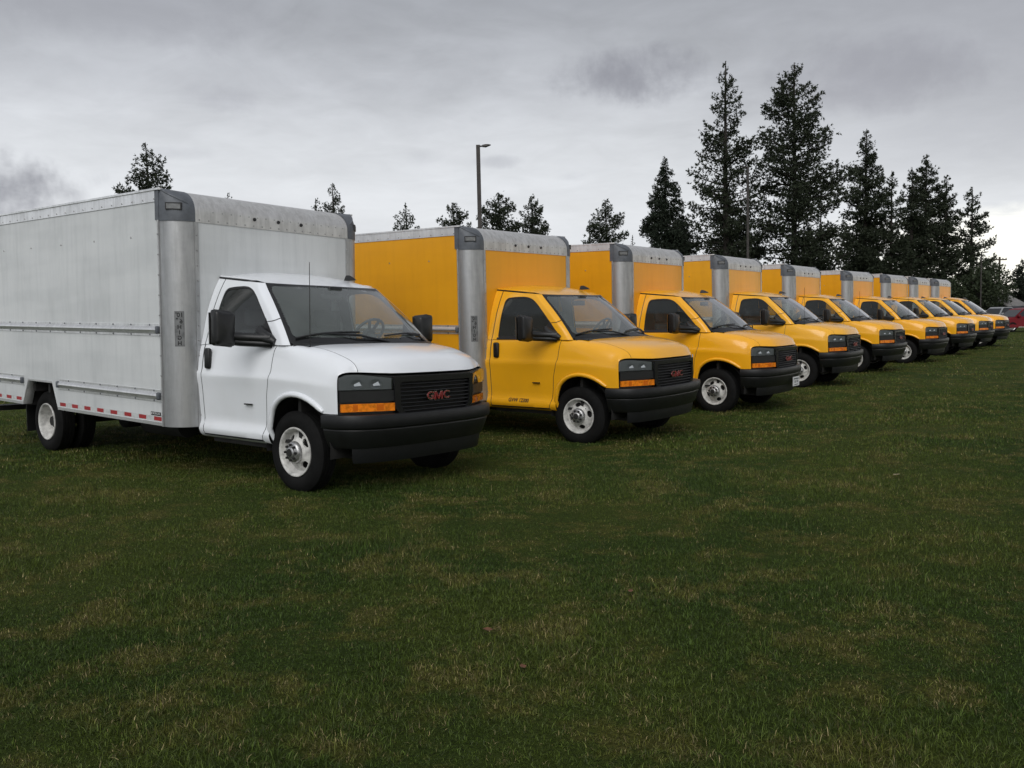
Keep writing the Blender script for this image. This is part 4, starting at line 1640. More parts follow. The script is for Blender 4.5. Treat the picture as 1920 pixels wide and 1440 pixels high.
# every wheel stopped at its own angle, front wheels not all straight
for i, t in enumerate(trucks):
    st_ = (0, R(2), R(-4), R(5), R(-2), R(3), 0, R(-5), R(2))[i]
    for w in [c for c in t.children if c.name.startswith('wheel')]:
        ys_ = [v.co for v in w.children[0].data.vertices[:40]]
        cx_ = -4.65 if sum(p.x for p in ys_) / 40 < -2 else 0.0
        sg_ = 1 if ys_[0].y > 0 else -1
        c_ = Vector((cx_, sg_ * .8 if cx_ == 0 else 0, .371))
        roll_ = random.uniform(0, 6.28) if i else (0.0 if cx_ == 0 else .8)
        m_ = Matrix.Translation(c_) @ (Matrix.Rotation(st_, 4, 'Z') if cx_ == 0 else Matrix.Identity(4)) @ Matrix.Rotation(roll_, 4, 'Y') @ Matrix.Translation(-c_)
        w.matrix_basis = m_

# things that only some trucks carry
for i, t in enumerate(trucks):
    o = MB()
    if i in (1, 2):
        o.tube([(.10, -.82, 1.30), (.10, -.82, 1.345)], [.016, .008], 8)
    else:
        o.tube([(.10, -.82, 1.30), (.10, -.82, 1.325)], [.018, .012], 8)
        o.tube([(.10, -.82, 1.32), (.104, -.82, 1.7), (.108, -.82, 2.075)], [.0042, .0035, .003], 6)
    o.build('aerial', M['plastic'], t, auto=60)
o = MB()
tv, tf = textmesh('GVW 12300', .066, 0, .0016, 'CENTER', 1.0)
pv = []
for p in tv:
    x, z = -.915 + p[0], .535 + p[1]
    q = LOW(x, s_of(x, z))
    pv.append((x, float(q[1]) - .006, z))
o.add(pv, tf)
o.build('weight_lettering', M['ink'], trucks[1])
pl = MB()
pl.bbox(.925, .931, .115, .43, .40, .555, .002)
po = pl.build('number_plate', M['plate'], trucks[2])
o = MB()
for (y0, y1, z0, z1) in ((.15, .395, .512, .532), (.19, .215, .455, .495), (.235, .26, .455, .495), (.29, .31, .465, .49), (.33, .36, .455, .495), (.18, .37, .418, .430)):
    o.box(.930, .9325, y0, y1, z0, z1)
o.build('plate_print', M['printgrey'], po)

# ------------------------------------------------------------------ trees
M['bark'] = simple('bark', (.022, .018, .015), .95, var=.4, vscale=4, bump=.5, bscale=14)


def needles(name, c0, c1):
    m, b, p = newmat(name)
    geo = b.n('ShaderNodeNewGeometry')
    ri = geo.outputs['Random Per Island']
    n_ = b.noise(geo.outputs['Position'], .5, 4, .6)
    f = b.m('ADD', b.m('MULTIPLY', ri, .6), b.m('MULTIPLY', n_, .5), clamp=True)
    b.put(p.inputs['Base Color'], b.mix(f, c0, c1))
    p.inputs['Roughness'].default_value = .65
    p.inputs['Specular IOR Level'].default_value = .2
    return m


M['pine'] = needles('pine_needles', (.020, .028, .018), (.040, .050, .028))
M['fir'] = needles('fir_needles', (.016, .024, .017), (.032, .042, .027))
M['shrub'] = needles('shrub_leaves', (.022, .032, .018), (.042, .055, .026))


def conifer(name, x, y, H, prof, seed, label, group, nlimb=70, up=.25, tuft=.55, dens_=1.0, mat='pine', lean=0.0, bare=.0, big=()):
    r = np.random.default_rng(seed)
    z0 = -.1
    root = empty(name)
    root.location = (x, y, 0)
    tag(root, label, 'tree', group)
    tk = MB()
    rb = H * .013 + .06
    hs = np.linspace(0, 1, 9)
    wob = np.cumsum(r.normal(0, .0015, 9)) * H
    tpt = [(lean * H * h * h + w, w * .5, z0 + H * h) for h, w in zip(hs, wob)]
    tk.tube(tpt, [rb * (1 - .96 * h)**.85 + .012 for h in hs], 8)
    PP, DD, SZ = [], [], []
    ph, pr = [p[0] for p in prof], [p[1] for p in prof]
    limbs = []
    nlimb = int(nlimb * 1.35)
    for k in range(nlimb):
        h = bare + (1 - bare) * (k + r.uniform(-.4, .4)) / nlimb
        h = min(max(h, bare), .985)
        rad = float(np.interp(h, ph, pr)) * r.choice([r.uniform(.62, .88), r.uniform(.88, 1.08)], p=[.35, .65])
        limbs.append((h, rad, r.uniform(0, 2 * math.pi)))
    for (h, rad, a) in big:
        limbs.append((h, rad, a))
    for (h, rad, a) in limbs:
        base = np.array([np.interp(h, hs, [p[0] for p in tpt]), np.interp(h, hs, [p[1] for p in tpt]), z0 + H * h])
        d = np.array([math.cos(a), math.sin(a), 0])
        rise = up * (h - .35) * 1.6 + r.normal(0, .07)
        n = 5
        pts = []
        for q in range(n):
            u = q / (n - 1)
            pts.append(base + d * rad * u + np.array([0, 0, rad * (rise * u + .22 * u * u * (1 if mat == 'pine' else -.3))]))
        if rad > .5:
            tk.tube([tuple(p) for p in pts], [max(.012, .028 * rad * (1 - .8 * q / (n - 1))) for q in range(n)], 4, False)
        nt_ = max(6, int(rad * 20 * dens_))
        u = np.clip(1 - np.abs(r.normal(0, .52, nt_)), .06, 1.03)
        pa = np.array(pts)
        i_ = np.minimum((u * (n - 1)).astype(int), n - 2)
        p = pa[i_] + (pa[i_ + 1] - pa[i_]) * (u * (n - 1) - i_)[:, None]
        side = np.array([-d[1], d[0], 0])
        p = p + side * (r.normal(0, 1, nt_) * rad * .23 * (1.15 - u * .5))[:, None]
        p[:, 2] += r.normal(0, .10 + .045 * rad, nt_)
        PP.append(p)
        DD.append(np.tile(d, (nt_, 1)))
        SZ.append(tuft * .58 * r.uniform(.6, 1.15, nt_) * (.55 + .45 * min(1, rad / 2.2)))
    PP, DD, SZ = np.concatenate(PP), np.concatenate(DD), np.concatenate(SZ)
    k_ = 6
    e = r.normal(0, 1, (len(PP), k_, 3)) + DD[:, None] * .7 + np.array([0, 0, .35])
    e /= np.linalg.norm(e, axis=2)[..., None]
    w_ = np.cross(e, r.normal(0, 1, e.shape))
    w_ /= np.linalg.norm(w_, axis=2)[..., None] + 1e-9
    L = (SZ[:, None] * r.uniform(.6, 1.0, (len(PP), k_)))[..., None]
    c0 = np.broadcast_to(PP[:, None], e.shape)
    sw = w_ * (SZ * .18)[:, None, None]
    V = np.stack([c0 + sw, c0 - sw, c0 + e * L], 2).reshape(-1, 3)
    F = np.arange(len(V)).reshape(-1, 3)
    tk.build('trunk', M['bark'], root, auto=60)
    mesh('crown', V, F, M[mat], root)
    return root


G1 = 'tall conifers behind the yellow trucks'
G2 = 'tree tops showing above the box roofs'
P_nar = [(0, 3.0), (.25, 3.3), (.45, 2.9), (.65, 2.3), (.8, 1.5), (.92, .8), (1, .12)]
P_t1 = [(0, 3.6), (.25, 3.8), (.45, 3.9), (.55, 3.6), (.66, 3.1), (.76, 1.9), (.88, 1.3), (.95, .7), (1, .15)]
P_t2 = [(0, 5.2), (.25, 5.2), (.45, 4.6), (.6, 4.3), (.72, 3.5), (.84, 2.5), (.93, 1.35), (1, .15)]
P_fir = [(0, 3.6), (.3, 3.5), (.5, 2.9), (.7, 2.0), (.85, 1.2), (1, .1)]
conifer('pine_tree', 20.71 + .6, 85, 26.3, P_t1, 11, 'tall slender pine with open branches, pointed top left of the tallest pair', G1, 92, .30, .62, 1.05)
conifer('pine_tree', 27.34 + .7, 85, 26.0, P_t2, 12, 'tallest broad dense pine with one long limb reaching right', G1, 120, .25, .62, 1.15, big=((.52, 6.2, .1), (.535, 5.9, .25), (.50, 6.0, -.15), (.55, 5.5, 0)))
conifer('fir_tree', 15.62 + .3, 88, 17.8, P_fir, 13, 'dense conical fir left of the tall slender pine', G1, 150, .1, .55, 1.9, 'fir')
conifer('pine_tree', 40.96 + .5, 100, 22.7, P_nar, 14, 'narrow tall pine standing right of the broad pine, past a gap of sky', G1, 130, .2, .62, 1.5)
conifer('pine_tree', 44.1 + .3, 100, 17.9, [(0, 2.6), (.4, 2.6), (.7, 1.7), (.9, .9), (1, .1)], 15, 'shorter pine tucked against the right side of the narrow tall pine', G1, 70, .2, .68, 1.2)
conifer('pine_tree', 48.2 + .3, 104, 18.9, [(0, 2.7), (.4, 2.8), (.7, 1.9), (.9, 1.0), (1, .1)], 16, 'shorter pine with a blunt double tip, left of the twin pines', G1, 75, .2, .70, 1.15)
conifer('pine_tree', 50.3 + .5, 105, 20.6, [(0, 3.2), (.4, 3.4), (.65, 2.6), (.85, 1.5), (1, .15)], 17, 'highest pine in the right hand cluster, dark and full', G1, 85, .2, .72, 1.35)
conifer('pine_tree', 54.2, 107, 18.4, [(0, 3.0), (.4, 3.2), (.7, 2.0), (.88, 1.1), (1, .1)], 18, 'full pine between the cluster top and the last pine', G1, 75, .2, .72, 1.1)
conifer('pine_tree', 57.6 + .4, 108, 17.0, [(0, 2.4), (.3, 2.6), (.55, 2.5), (.75, 1.9), (.9, 1.1), (1, .1)], 19, 'open pine at the right end of the tall trees beside bright sky', G1, 62, .25, .70, .95)
conifer('pine_tree', 42.8 - 2.3, 112, 16.6, [(0, 1.7), (.4, 1.9), (.7, 1.5), (.9, .8), (1, .1)], 20, 'thin young pine in the bright gap between the tall groups', G1, 50, .2, .62, .8)
# fuller understorey between them
for (px, yy, hh, pr_, sd_, lb) in [(18.4, 92, 12.5, [(0, 3.0), (.5, 2.8), (.8, 1.8), (1, .5)], 31, 'low dark fir filling the space under the slender pine'),
                                   (23.6, 93, 15.5, [(0, 3.2), (.5, 2.9), (.8, 1.7), (1, .3)], 32, 'dark fir filling the gap between the two tallest pines'),
                                   (25.6, 94, 12.0, [(0, 3.4), (.5, 3.0), (.8, 2.0), (1, .5)], 33, 'low dark fir under the left side of the broad pine'),
                                   (33.0, 95, 11.5, [(0, 2.4), (.5, 2.1), (.8, 1.3), (1, .3)], 34, 'low dark fir under the right side of the broad pine'),
                                   (46.0, 110, 12.5, [(0, 3.0), (.5, 2.8), (.8, 1.6), (1, .4)], 35, 'low fir at the foot of the right hand cluster')]:
    conifer('fir_tree', px, yy, hh, pr_, sd_, lb, G1, 60, .05, .70, 1.5, 'fir')
sm = [(0, 2.2), (.4, 2.2), (.62, 1.8), (.8, 1.2), (.92, .7), (1, .12)]
conifer('pine_tree', -24.85, 60, 14.3, [(0, 2.6), (.55, 2.6), (.72, 2.0), (.82, 1.45), (.92, .8), (1, .12)], 41, 'bushy pine top above the roof of the white truck box', G2, 80, .3, .50, 1.6)
conifer('pine_tree', -22.6, 70, 12.35, sm, 42, 'tiny tree tip peeping over the white truck roof nose', G2, 40, .2, .45, 1.0)
conifer('pine_tree', -16.65, 75, 12.5, [(0, 1.6), (.7, 1.3), (.9, .6), (1, .1)], 43, 'small round pine tip left of a taller one over the white box', G2, 60, .2, .45, 1.6)
conifer('pine_tree', -15.25, 75, 13.8, [(0, 1.8), (.6, 1.7), (.85, .9), (1, .1)], 44, 'pointed pine tip above the right end of the white box', G2, 80, .2, .48, 1.7)
conifer('pine_tree', -9.5, 80, 12.6, [(0, 2.0), (.7, 1.6), (.88, .9), (.93, .4), (1, .05)], 45, 'pine with a thin bare leader above the first yellow box', G2, 70, .3, .48, 1.4)
conifer('pine_tree', -5.07, 80, 12.6, [(0, 2.0), (.7, 1.9), (.88, 1.3), (1, .15)], 46, 'small pine just left of the lamp post', G2, 75, .2, .5, 1.7)
conifer('pine_tree', -.7, 80, 13.15, [(0, 2.5), (.7, 2.3), (.85, 1.8), (1, .4)], 47, 'broad pine just right of the lamp post', G2, 85, .2, .52, 1.5)
conifer('pine_tree', 2.2, 82, 13.35, [(0, 2.1), (.65, 2.2), (.85, 1.3), (1, .15)], 48, 'conical pine above the right end of the first yellow box', G2, 80, .2, .5, 1.7)
conifer('pine_tree', 9.6, 85, 13.2, [(0, 2.5), (.65, 2.3), (.85, 1.5), (1, .15)], 49, 'open pine above the second yellow box', G2, 80, .25, .52, 1.5)
conifer('pine_tree', 8.4, 90, 11.9, [(0, 1.8), (.7, 1.4), (.9, .6), (1, .05)], 50, 'thin paler pine leaning against the one over the second yellow box', G2, 40, .3, .45, .8)
conifer('fir_tree', 14.35, 100, 11.1, [(0, 1.3), (.8, .7), (1, .05)], 51, 'tiny spire left of the dense conical fir', G2, 40, .1, .45, .9, 'fir')
conifer('spruce_tree', 65.6, 110, 8.0, [(0, 3.8), (.4, 2.9), (.7, 1.5), (.9, .6), (1, .05)], 52, 'layered spruce at the right edge beyond the parked cars', None, 80, -.1, .55, 1.5, 'fir')


def broad(name, x, y, H, rx, seed, label, n=260):
    r = np.random.default_rng(seed)
    root = empty(name)
    root.location = (x, y, 0)
    tag(root, label, 'tree', 'rounded dark trees behind the last truck')
    tk = MB()
    tk.tube([(0, 0, -.1), (.1, 0, H * .3), (0, .1, H * .7)], [.22, .16, .05], 7)
    for k in range(9):
        a = r.uniform(0, 6.28)
        h = H * r.uniform(.2, .6)
        tk.tube([(0, 0, h), (math.cos(a) * rx * .4, math.sin(a) * rx * .4, h + H * .15), (math.cos(a) * rx * .75, math.sin(a) * rx * .75, h + H * .25)], [.07, .045, .02], 5, False)
    V, F = [], []
    for k in range(n):
        d = r.normal(0, 1, 3)
        d /= np.linalg.norm(d)
        q = r.uniform(.35, 1)**.4 * r.uniform(.85, 1.08)
        p = np.array([d[0] * rx * q, d[1] * rx * q, H * .55 + d[2] * H * .46 * q])
        if p[2] < .2:
            p[2] = .2 + r.uniform(0, .6)
        for e in range(16):
            c = p + r.normal(0, .20, 3)
            u, w = r.normal(0, 1, 3), r.normal(0, 1, 3)
            u /= np.linalg.norm(u)
            w /= np.linalg.norm(w)
            s = r.uniform(.12, .24)
            o_ = len(V)
            V += [c + u * s, c + w * s, c - u * s * .7]
            F += [(o_, o_ + 1, o_ + 2)]
    tk.build('trunk', M['bark'], root, auto=60)
    mesh('crown', V, F, M['shrub'], root)


broad('round_tree', 53.2, 97, 6.2, 2.0, 61, 'rounded dark tree just right of the last truck box')
broad('round_tree', 55.4, 99, 7.1, 2.3, 62, 'taller rounded dark tree beside the utility pole', 320)
broad('round_tree', 50.6, 98, 5.2, 1.9, 63, 'low rounded dark tree behind the last two truck boxes')
broad('round_tree', 61.2, 108, 4.0, 2.0, 64, 'low dark tree behind the gabled house')

# ------------------------------------------------------------------ poles
M['pole'] = simple('painted_pole', (.035, .030, .027), .6, var=.3, vscale=5)
M['wood'] = simple('weathered_pole', (.07, .058, .045), .9, var=.3, vscale=6)


def lamp_post(x, y, H, r_, label, head_dx, square=True, hd=1.0):
    t = empty('lamp_post')
    t.location = (x, y, 0)
    tag(t, label, 'lamp post', 'lamp posts behind the trucks')
    o = MB()
    o.tube([(0, 0, -.1), (0, 0, .7), (0, 0, .72)], [r_ * 2.6, r_ * 2.6, r_], 12)
    o.build('base', M['pole'], t, auto=40)
    o = MB()
    o.tube([(0, 0, .7), (0, 0, H)], [r_, r_ * .92], 4 if square else 10)
    o.build('pole', M['pole'], t, auto=40)
    o = MB()
    s = 1 if head_dx > 0 else -1
    o.tube([(0, 0, H - .07), (s * .3, 0, H - .05)], .04, 6)
    hv = []
    for (xx, w, z0, z1) in ((s * .22, .10, -.09, 0), (s * .40, .17, -.10, .02), (head_dx * .8, .16, -.05, .02), (head_dx, .06, -.02, .01)):
        hv += [(xx, -w * hd, H + z0), (xx, w * hd, H + z0), (xx, w * .8 * hd, H + z1), (xx, -w * .8 * hd, H + z1)]
    hf = [(0, 1, 2, 3), (12, 15, 14, 13)]
    for k in range(3):
        for i in range(4):
            hf.append((k * 4 + i, k * 4 + 4 + i, k * 4 + 4 + (i + 1) % 4, k * 4 + (i + 1) % 4))
    o.add(hv, hf)
    o.build('lamp_head', M['pole'], t, auto=40)


lamp_post(-1.50, 45, 10.6, .155, 'dark square lamp post rising behind the first yellow box', .66)
lamp_post(19.4, 70, 13.5, .11, 'slim lamp post in front of the tall pines, between the tallest pair', -.5, False)
lamp_post(49.4, 90, 7.6, .07, 'thin pale lamp post in front of the rounded dark trees', .75, False)
t = empty('utility_pole')
t.location = (57.85, 101.5, 0)
tag(t, 'wooden utility pole with crossarm rising behind rounded dark trees', 'utility pole')
o = MB()
o.tube([(0, 0, -.1), (.02, 0, 7.75)], [.15, .11], 9)
o.build('pole', M['wood'], t, auto=50)
o = MB()
o.box(-.80, .85, -.06, .06, 7.35, 7.50)
o.build('crossarm', M['wood'], t)
for x in (-.72, -.35, .4, .78):
    o = MB()
    o.lathe([(0, -.0), (.05, 0), (.05, .12), (.03, .14), (0, .15)], 8, (0, 0, 0))
    o.v = [(x + p[0], p[2], 7.50 + p[1]) for p in o.v]
    o.build('insulator', M['pole'], t, auto=50)

# ------------------------------------------------------------------ far house and cars
M['wall'] = simple('house_wall', (.15, .14, .12), .9, var=.15)
M['wall2'] = simple('cream_wall', (.42, .40, .36), .9, var=.15)
M['shingle_and_shade'] = simple('dark_shingle_and_shade', (.035, .034, .036), .9, var=.3, vscale=2)
M['palerf'] = simple('pale_shingle', (.16, .155, .15), .9, var=.3, vscale=2)
M['pane'] = simple('house_pane', (.02, .022, .025), .15)
M['trimw'] = simple('white_trim', (.6, .6, .58), .7)


def house(x, y, w, d, hw, hr, axis, wall, roof, label, rz=0.0, wins=()):
    t = empty('house')
    t.location = (x, y, 0)
    t.rotation_euler = (0, 0, rz)
    tag(t, label, 'house')
    o = MB()
    o.box(-w / 2, w / 2, -d / 2, d / 2, -.1, hw)
    if axis == 'gable':
        o.add([(-w / 2, -d / 2, hw), (w / 2, -d / 2, hw), (0, -d / 2, hr), (-w / 2, d / 2, hw), (w / 2, d / 2, hw), (0, d / 2, hr)], [(0, 1, 2), (3, 5, 4)])
    o.build('wall', wall, t)
    o = MB()
    e = .45
    if axis == 'gable':
        for s in (-1, 1):
            xo, zo = s * (w / 2 + e), hw - e * (hr - hw) / (w / 2)
            v = [(0, -d / 2 - e, hr + .04), (xo, -d / 2 - e, zo + .04), (xo, d / 2 + e, zo + .04), (0, d / 2 + e, hr + .04)]
            v += [(p[0], p[1], p[2] + .14) for p in v]
            o.add(v, [(0, 1, 2, 3), (4, 7, 6, 5), (0, 4, 5, 1), (1, 5, 6, 2), (2, 6, 7, 3)])
    else:
        for s in (-1, 1):
            yo, zo = s * (d / 2 + e), hw - e * (hr - hw) / (d / 2)
            v = [(-w / 2 - e, 0, hr + .04), (-w / 2 - e, yo, zo + .04), (w / 2 + e, yo, zo + .04), (w / 2 + e, 0, hr + .04)]
            v += [(p[0], p[1], p[2] + .14) for p in v]
            o.add(v, [(0, 1, 2, 3), (4, 7, 6, 5), (0, 4, 5, 1), (1, 5, 6, 2), (2, 6, 7, 3)])
    o.build('roof', roof, t)
    for (wx, wz, ww, wh) in wins:
        o = MB()
        o.box(wx - ww / 2 - .08, wx + ww / 2 + .08, -d / 2 - .05, -d / 2 + .01, wz - .08, wz + wh + .08)
        wo = o.build('window', M['trimw'], t)
        o = MB()
        o.box(wx - ww / 2, wx + ww / 2, -d / 2 - .06, -d / 2 - .045, wz, wz + wh)
        o.build('pane', M['pane'], wo)


house(52.5, 103, 9.0, 6, 2.5, 3.3, 'ridge', M['wall'], M['shingle_and_shade'], 'low beige house with windows behind the last truck', 0, ((-2.6, .9, .9, 1.0), (-.9, .9, .5, 1.0), (.3, .9, .5, 1.0), (1.6, .9, .9, 1.0), (3.0, .9, .9, 1.0)))
house(57.2, 101, 5.4, 6, 1.7, 3.3, 'gable', M['shingle_and_shade'], M['palerf'], 'house with a pointed gable coloured as in shade and pale roof slope beyond the cars', -.85, ((0, .6, 1.0, .9),))  # gable wall takes the dark roof colour to stand in for its shade
house(66.4, 100, 9.0, 6, 2.3, 2.9, 'ridge', M['wall2'], M['shingle_and_shade'], 'cream building with pale roof edge at the right border', 0, ((-3.0, .9, .9, .9), (-1.2, .9, .9, .9)))


def car(x, y, rz, L, Wd, Hh, col, label, kind='suv', rough=.25):
    m = simple('car_paint_' + label.split()[0], col, .42, coat=.0, spec=.3)
    t = empty('parked_car')
    t.location = (x, y, float(gz(x, y)))
    t.rotation_euler = (0, 0, rz)
    tag(t, label, 'car', 'cars parked beyond the field')
    h = Hh
    if kind == 'suv':
        low = [(-.5, .30), (-.498, .52), (-.49, .62), (-.44, .645), (.20, .60), (.30, .595), (.42, .55), (.48, .48), (.50, .36), (.495, .17), (-.49, .17)]
        gh = [(-.475, .63), (-.44, .80), (-.38, .95), (-.30, .985), (-.05, 1.0), (.06, .975), (.12, .93), (.27, .60)]
    elif kind == 'pickup':
        low = [(-.5, .30), (-.5, .56), (-.49, .60), (.22, .60), (.42, .57), (.49, .50), (.5, .2), (-.5, .2)]
        gh = [(-.12, .60), (-.09, .93), (-.05, .99), (.12, 1.0), (.16, .96), (.27, .60)]
    else:
        low = [(-.5, .32), (-.49, .56), (-.47, .62), (-.36, .66), (.22, .62), (.32, .58), (.45, .52), (.495, .42), (.5, .2), (-.5, .2)]
        gh = [(-.38, .65), (-.26, .92), (-.2, .985), (.0, 1.0), (.08, .96), (.26, .60)]
    def ext(prof, wb, wt, zb, zt):
        n = len(prof)
        v = []
        for s in (-1, 1):
            for (px, pz) in prof:
                w = wb + (wt - wb) * min(1, max(0, (pz - zb) / (zt - zb)))
                v.append((px * L, s * w * Wd / 2, pz * h))
        f = [tuple(range(n)), tuple(range(n, 2 * n))[::-1]]
        f += [(i, n + i, n + (i + 1) % n, (i + 1) % n) for i in range(n)]
        return v, f
    body = mesh('body', *ext(low, 1.0, .94, .3, .62), m, t, auto=30)
    bv = body.modifiers.new('b', 'BEVEL')
    bv.width = .05
    bv.segments = 2
    rf_ = mesh('cabin', *ext(gh, .92, .72, .6, 1.0), m, t, auto=30)
    # side glass and screens as slightly proud dark panes
    gl_ = [(px * .90 + (.0), .60 + (pz - .60) * .84 + .03) for px, pz in gh]
    for s in (-1, 1):
        v = []
        for (px, pz) in gl_:
            w = .92 + (.72 - .92) * min(1, max(0, (pz - .6) / .4))
            v.append((px * L, s * (w * Wd / 2 + .006), pz * h))
        f = [tuple(range(len(v)))]
        mesh('side_glass', v, f if s < 0 else [q[::-1] for q in f], M['pane'], t)
        o = MB()
        px = gl_[len(gl_) // 2][0] * L
        o.box(px * .2 - .05, px * .2 + .05, s * .93 * Wd / 2 - .012, s * .93 * Wd / 2 + .012, .60 * h, .66 * h)
        o.build('door_pillar', m, t)
    for (a, c_) in ((gh[-1], gh[-2]), (gh[0], gh[1])):
        v = []
        for u in (.08, .92):
            px, pz = a[0] + (c_[0] - a[0]) * u, a[1] + (c_[1] - a[1]) * u
            w = .92 + (.72 - .92) * (pz - .6) / .4
            k = .012 * (1 if a is gh[-1] else -1)
            v += [(px * L + k, -w * Wd / 2 * .93, pz * h + .012), (px * L + k, w * Wd / 2 * .93, pz * h + .012)]
        mesh('screen', v, [(0, 1, 3, 2)], M['pane'], t)
    for px in (-.31, .31):
        for s in (-1, 1):
            o = MB()
            o.lathe([(.20, .0), (.32, .0), (.34, -.04), (.34, -.2), (.2, -.2)], 24, (px * L, s * Wd / 2 * .985, .34), s)
            wo = o.build('wheel', M['rubber'], t, auto=40)
            o = MB()
            o.lathe([(.21, -.01), (.18, -.03), (.05, -.0), (0, .0)], 20, (px * L, s * Wd / 2 * .985, .34), s)
            o.build('rim', M['hub'], wo, auto=40)
    for s in (-1, 1):
        o = MB()
        o.bbox(.445 * L, .493 * L, s * .36 * Wd - .14, s * .36 * Wd + .14, .44 * h, .51 * h, .02)
        o.build('headlight', M['lens'], t, auto=40)
        o = MB()
        o.bbox(-.503 * L, -.475 * L, s * .40 * Wd - .10, s * .40 * Wd + .10, .48 * h, .58 * h, .02)
        o.build('tail_lamp', M['red'], t, auto=40)
        o = MB()
        o.box(-.30 * L * .75, .30 * L * .75, s * Wd / 2 * 1.0 - .02, s * Wd / 2 * 1.0 + .012, .185 * h, .215 * h)
        o.build('sill_strip', M['chrome'], t)
        o = MB()
        o.bbox(.20 * L, .235 * L, s * (Wd / 2 + .02) - .09, s * (Wd / 2 + .02) + .09, .60 * h, .70 * h, .02)
        o.build('door_mirror', m, t, auto=40)


car(34.95, 58.3, R(186), 4.6, 1.82, 1.62, (.14, .002, .007), 'red car at the right edge just past the last yellow truck')
car(45.4, 79, R(200), 5.2, 1.9, 1.75, (.30, .31, .32), 'silver pickup in the lot, nearest the last truck bonnet', 'pickup')
car(47.4, 80, R(198), 4.8, 1.9, 1.85, (.012, .012, .014), 'black car in the lot between silver pickup and grey car')
car(51.4, 82, R(185), 4.9, 1.9, 1.80, (.10, .105, .11), 'grey car in the lot behind the red car roof')
car(43.6, 80.5, R(205), 4.4, 1.8, 1.5, (.45, .45, .45), 'white car in the lot half hidden by the last truck', 'sedan')
car(56.0, 82, R(180), 4.7, 1.85, 1.6, (.05, .06, .08), 'dark blue car in the lot at the right border', 'sedan')

# ------------------------------------------------------------------ grass blades
def vnoise(x, y, s, seed):
    r = np.random.default_rng(seed)
    T_ = r.random((64, 64))
    u, w = x * s, y * s
    i, j = np.floor(u).astype(int), np.floor(w).astype(int)
    fu, fw = u - i, w - j
    fu, fw = fu * fu * (3 - 2 * fu), fw * fw * (3 - 2 * fw)
    g = lambda a, c: T_[a % 64, c % 64]
    return (g(i, j) * (1 - fu) + g(i + 1, j) * fu) * (1 - fw) + (g(i, j + 1) * (1 - fu) + g(i + 1, j + 1) * fu) * fw


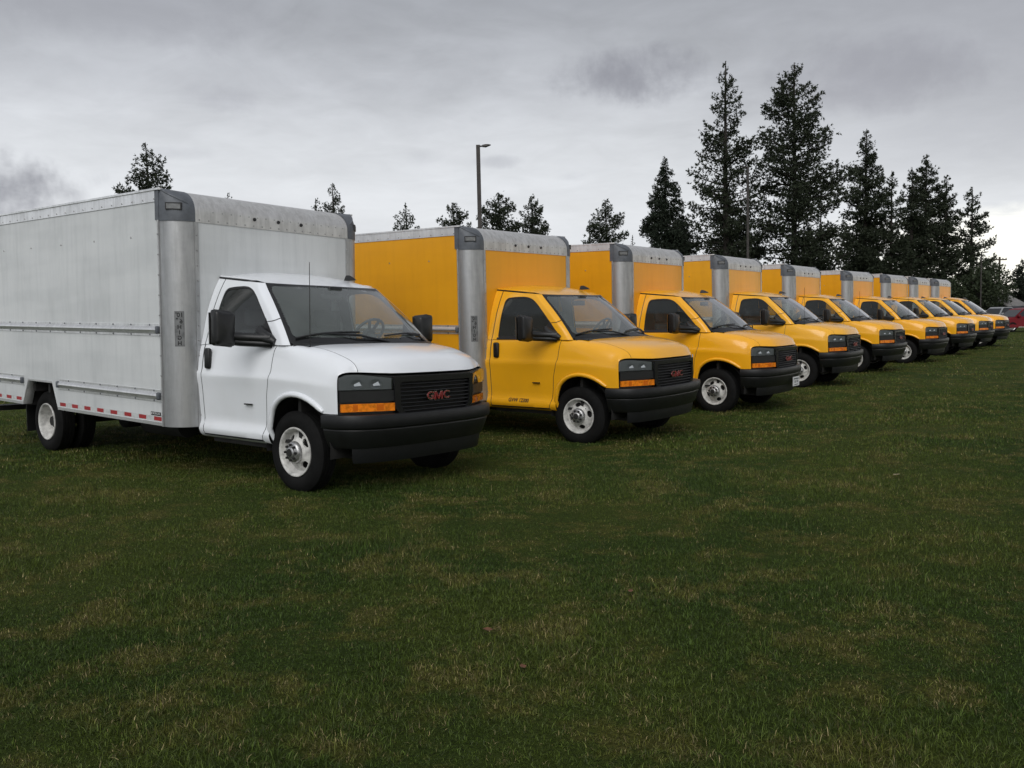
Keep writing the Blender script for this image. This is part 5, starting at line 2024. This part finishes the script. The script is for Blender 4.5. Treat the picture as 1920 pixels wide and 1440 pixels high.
def blades(d0, d1, density, hmin, hmax, width, bent, seed):
    r = np.random.default_rng(seed)
    half = R(36)
    area = half * (d1**2 - d0**2)
    n = int(area * density)
    d = np.sqrt(r.uniform(d0**2, d1**2, n))
    a = r.uniform(-half, half, n)
    x, y = d * np.sin(a), d * np.cos(a)
    # gather into loose tufts
    k = r.random(n) < .55
    cell = .07 * (1 + d / 12)
    x = np.where(k, np.round(x / cell) * cell + r.normal(0, .016, n) * (1 + d / 12) + .03 * np.sin(y * 31), x)
    y = np.where(k, np.round(y / cell) * cell + r.normal(0, .016, n) * (1 + d / 12) + .03 * np.sin(x * 27), y)
    nz = .6 * vnoise(x + 50, y + 50, 1.1, 3) + .4 * vnoise(x + 50, y + 50, 3.2, 4)
    h = (hmin + (hmax - hmin) * r.beta(1.6, 2.8, n)) * np.clip(.25 + 1.5 * (nz - .1), .3, 1.7)
    flat = r.random(n) < .22
    lean = np.where(flat, r.uniform(1.2, 3.0, n), np.abs(r.normal(0, .85, n)))
    th = r.uniform(0, 2 * math.pi, n)
    lx, ly = np.cos(th) * lean, np.sin(th) * lean
    L = np.sqrt(1 + lean**2)
    ux, uy, uz = lx / L, ly / L, 1 / L
    wa = r.uniform(0, math.pi, n)
    wx, wy = np.cos(wa) * width * r.uniform(.6, 1.3, n), np.sin(wa) * width * r.uniform(.6, 1.3, n)
    z = gz(x, y) - .004
    B0 = np.stack([x - wx / 2, y - wy / 2, z], 1)
    B1 = np.stack([x + wx / 2, y + wy / 2, z], 1)
    tip = np.stack([x + ux * h * (1.15 if bent else 1), y + uy * h * (1.15 if bent else 1), z + uz * h * (.92 if bent else 1)], 1)
    if bent:
        mx, my, mz = x + ux * h * .45, y + uy * h * .45, z + uz * h * .62
        C0 = np.stack([mx - wx * .4, my - wy * .4, mz], 1)
        C1 = np.stack([mx + wx * .4, my + wy * .4, mz], 1)
        V = np.stack([B0, B1, C0, C1, tip], 1).reshape(-1, 3)
        o_ = np.arange(n)[:, None] * 5
        F = np.concatenate([o_ + np.array([0, 1, 3]), o_ + np.array([0, 3, 2]), o_ + np.array([2, 3, 4])], 1).reshape(-1, 3)
    else:
        V = np.stack([B0, B1, tip], 1).reshape(-1, 3)
        F = np.arange(n * 3).reshape(-1, 3)
    return V, F


parts = [blades(2.3, 5.2, 17000, .014, .052, .0026, True, 71), blades(5.2, 10, 8000, .016, .055, .0042, False, 72), blades(10, 19, 2200, .02, .060, .009, False, 73), blades(19, 38, 240, .02, .07, .02, False, 74), blades(38, 60, 60, .03, .08, .035, False, 75),
         blades(2.4, 9, 70, .05, .10, .0026, True, 76)]
V = np.concatenate([p[0] for p in parts])
off_, Fs = 0, []
for v, f in parts:
    Fs.append(f + off_)
    off_ += len(v)
F = np.concatenate(Fs)
go = mesh('grass', V, F, M['blade'])
tag(go, 'rough mown grass with dry tufts covering the field', 'grass', kind='stuff')

# ------------------------------------------------------------------ fallen leaves
M['leaf'] = simple('dead_leaf', (.10, .04, .018), .8, var=.3, vscale=40)
M['leafpale'] = simple('pale_leaf', (.30, .25, .16), .8, var=.3, vscale=40)


def leaf(x, y, s, rz, mat, label, group):
    v, f = [], []
    n = 5
    for i in range(n):
        u = i / (n - 1)
        w = math.sin(math.pi * min(.97, u + .06)) * .42
        for k in (-1, 0, 1):
            v.append(((u - .5) * s, k * w * s * .8, .03 + s * (.25 * (u - .5)**2 + .22 * abs(k) * w)))
    for i in range(n - 1):
        for k in range(2):
            a = i * 3 + k
            f.append((a, a + 3, a + 4, a + 1))
    o = mesh('fallen_leaf', v, f, mat, None, True)
    o.location = (x, y, float(gz(x, y)))
    o.rotation_euler = (random.uniform(-.2, .2), random.uniform(-.2, .2), rz)
    tag(o, label, 'leaf', group)


for (x, y, s, lb) in ((-.15, 4.05, .05, 'reddish brown leaf in the grass, lower left of the picture centre'), (.62, 4.55, .045, 'small brown leaf in the grass right of centre, beside dry thatch'),
                  (.02, 3.6, .045, 'small brown leaf nearest the viewer in the middle of the grass'), (-.32, 6.9, .055, 'brown leaf in the grass just in front of the white truck shadow')):
    leaf(x, y, s, random.uniform(0, 6), M['leaf'], lb, 'brown leaves in the grass')
leaf(3.52, 7.75, .09, .6, M['leafpale'], 'pale fallen leaf alone in the grass at right', None)
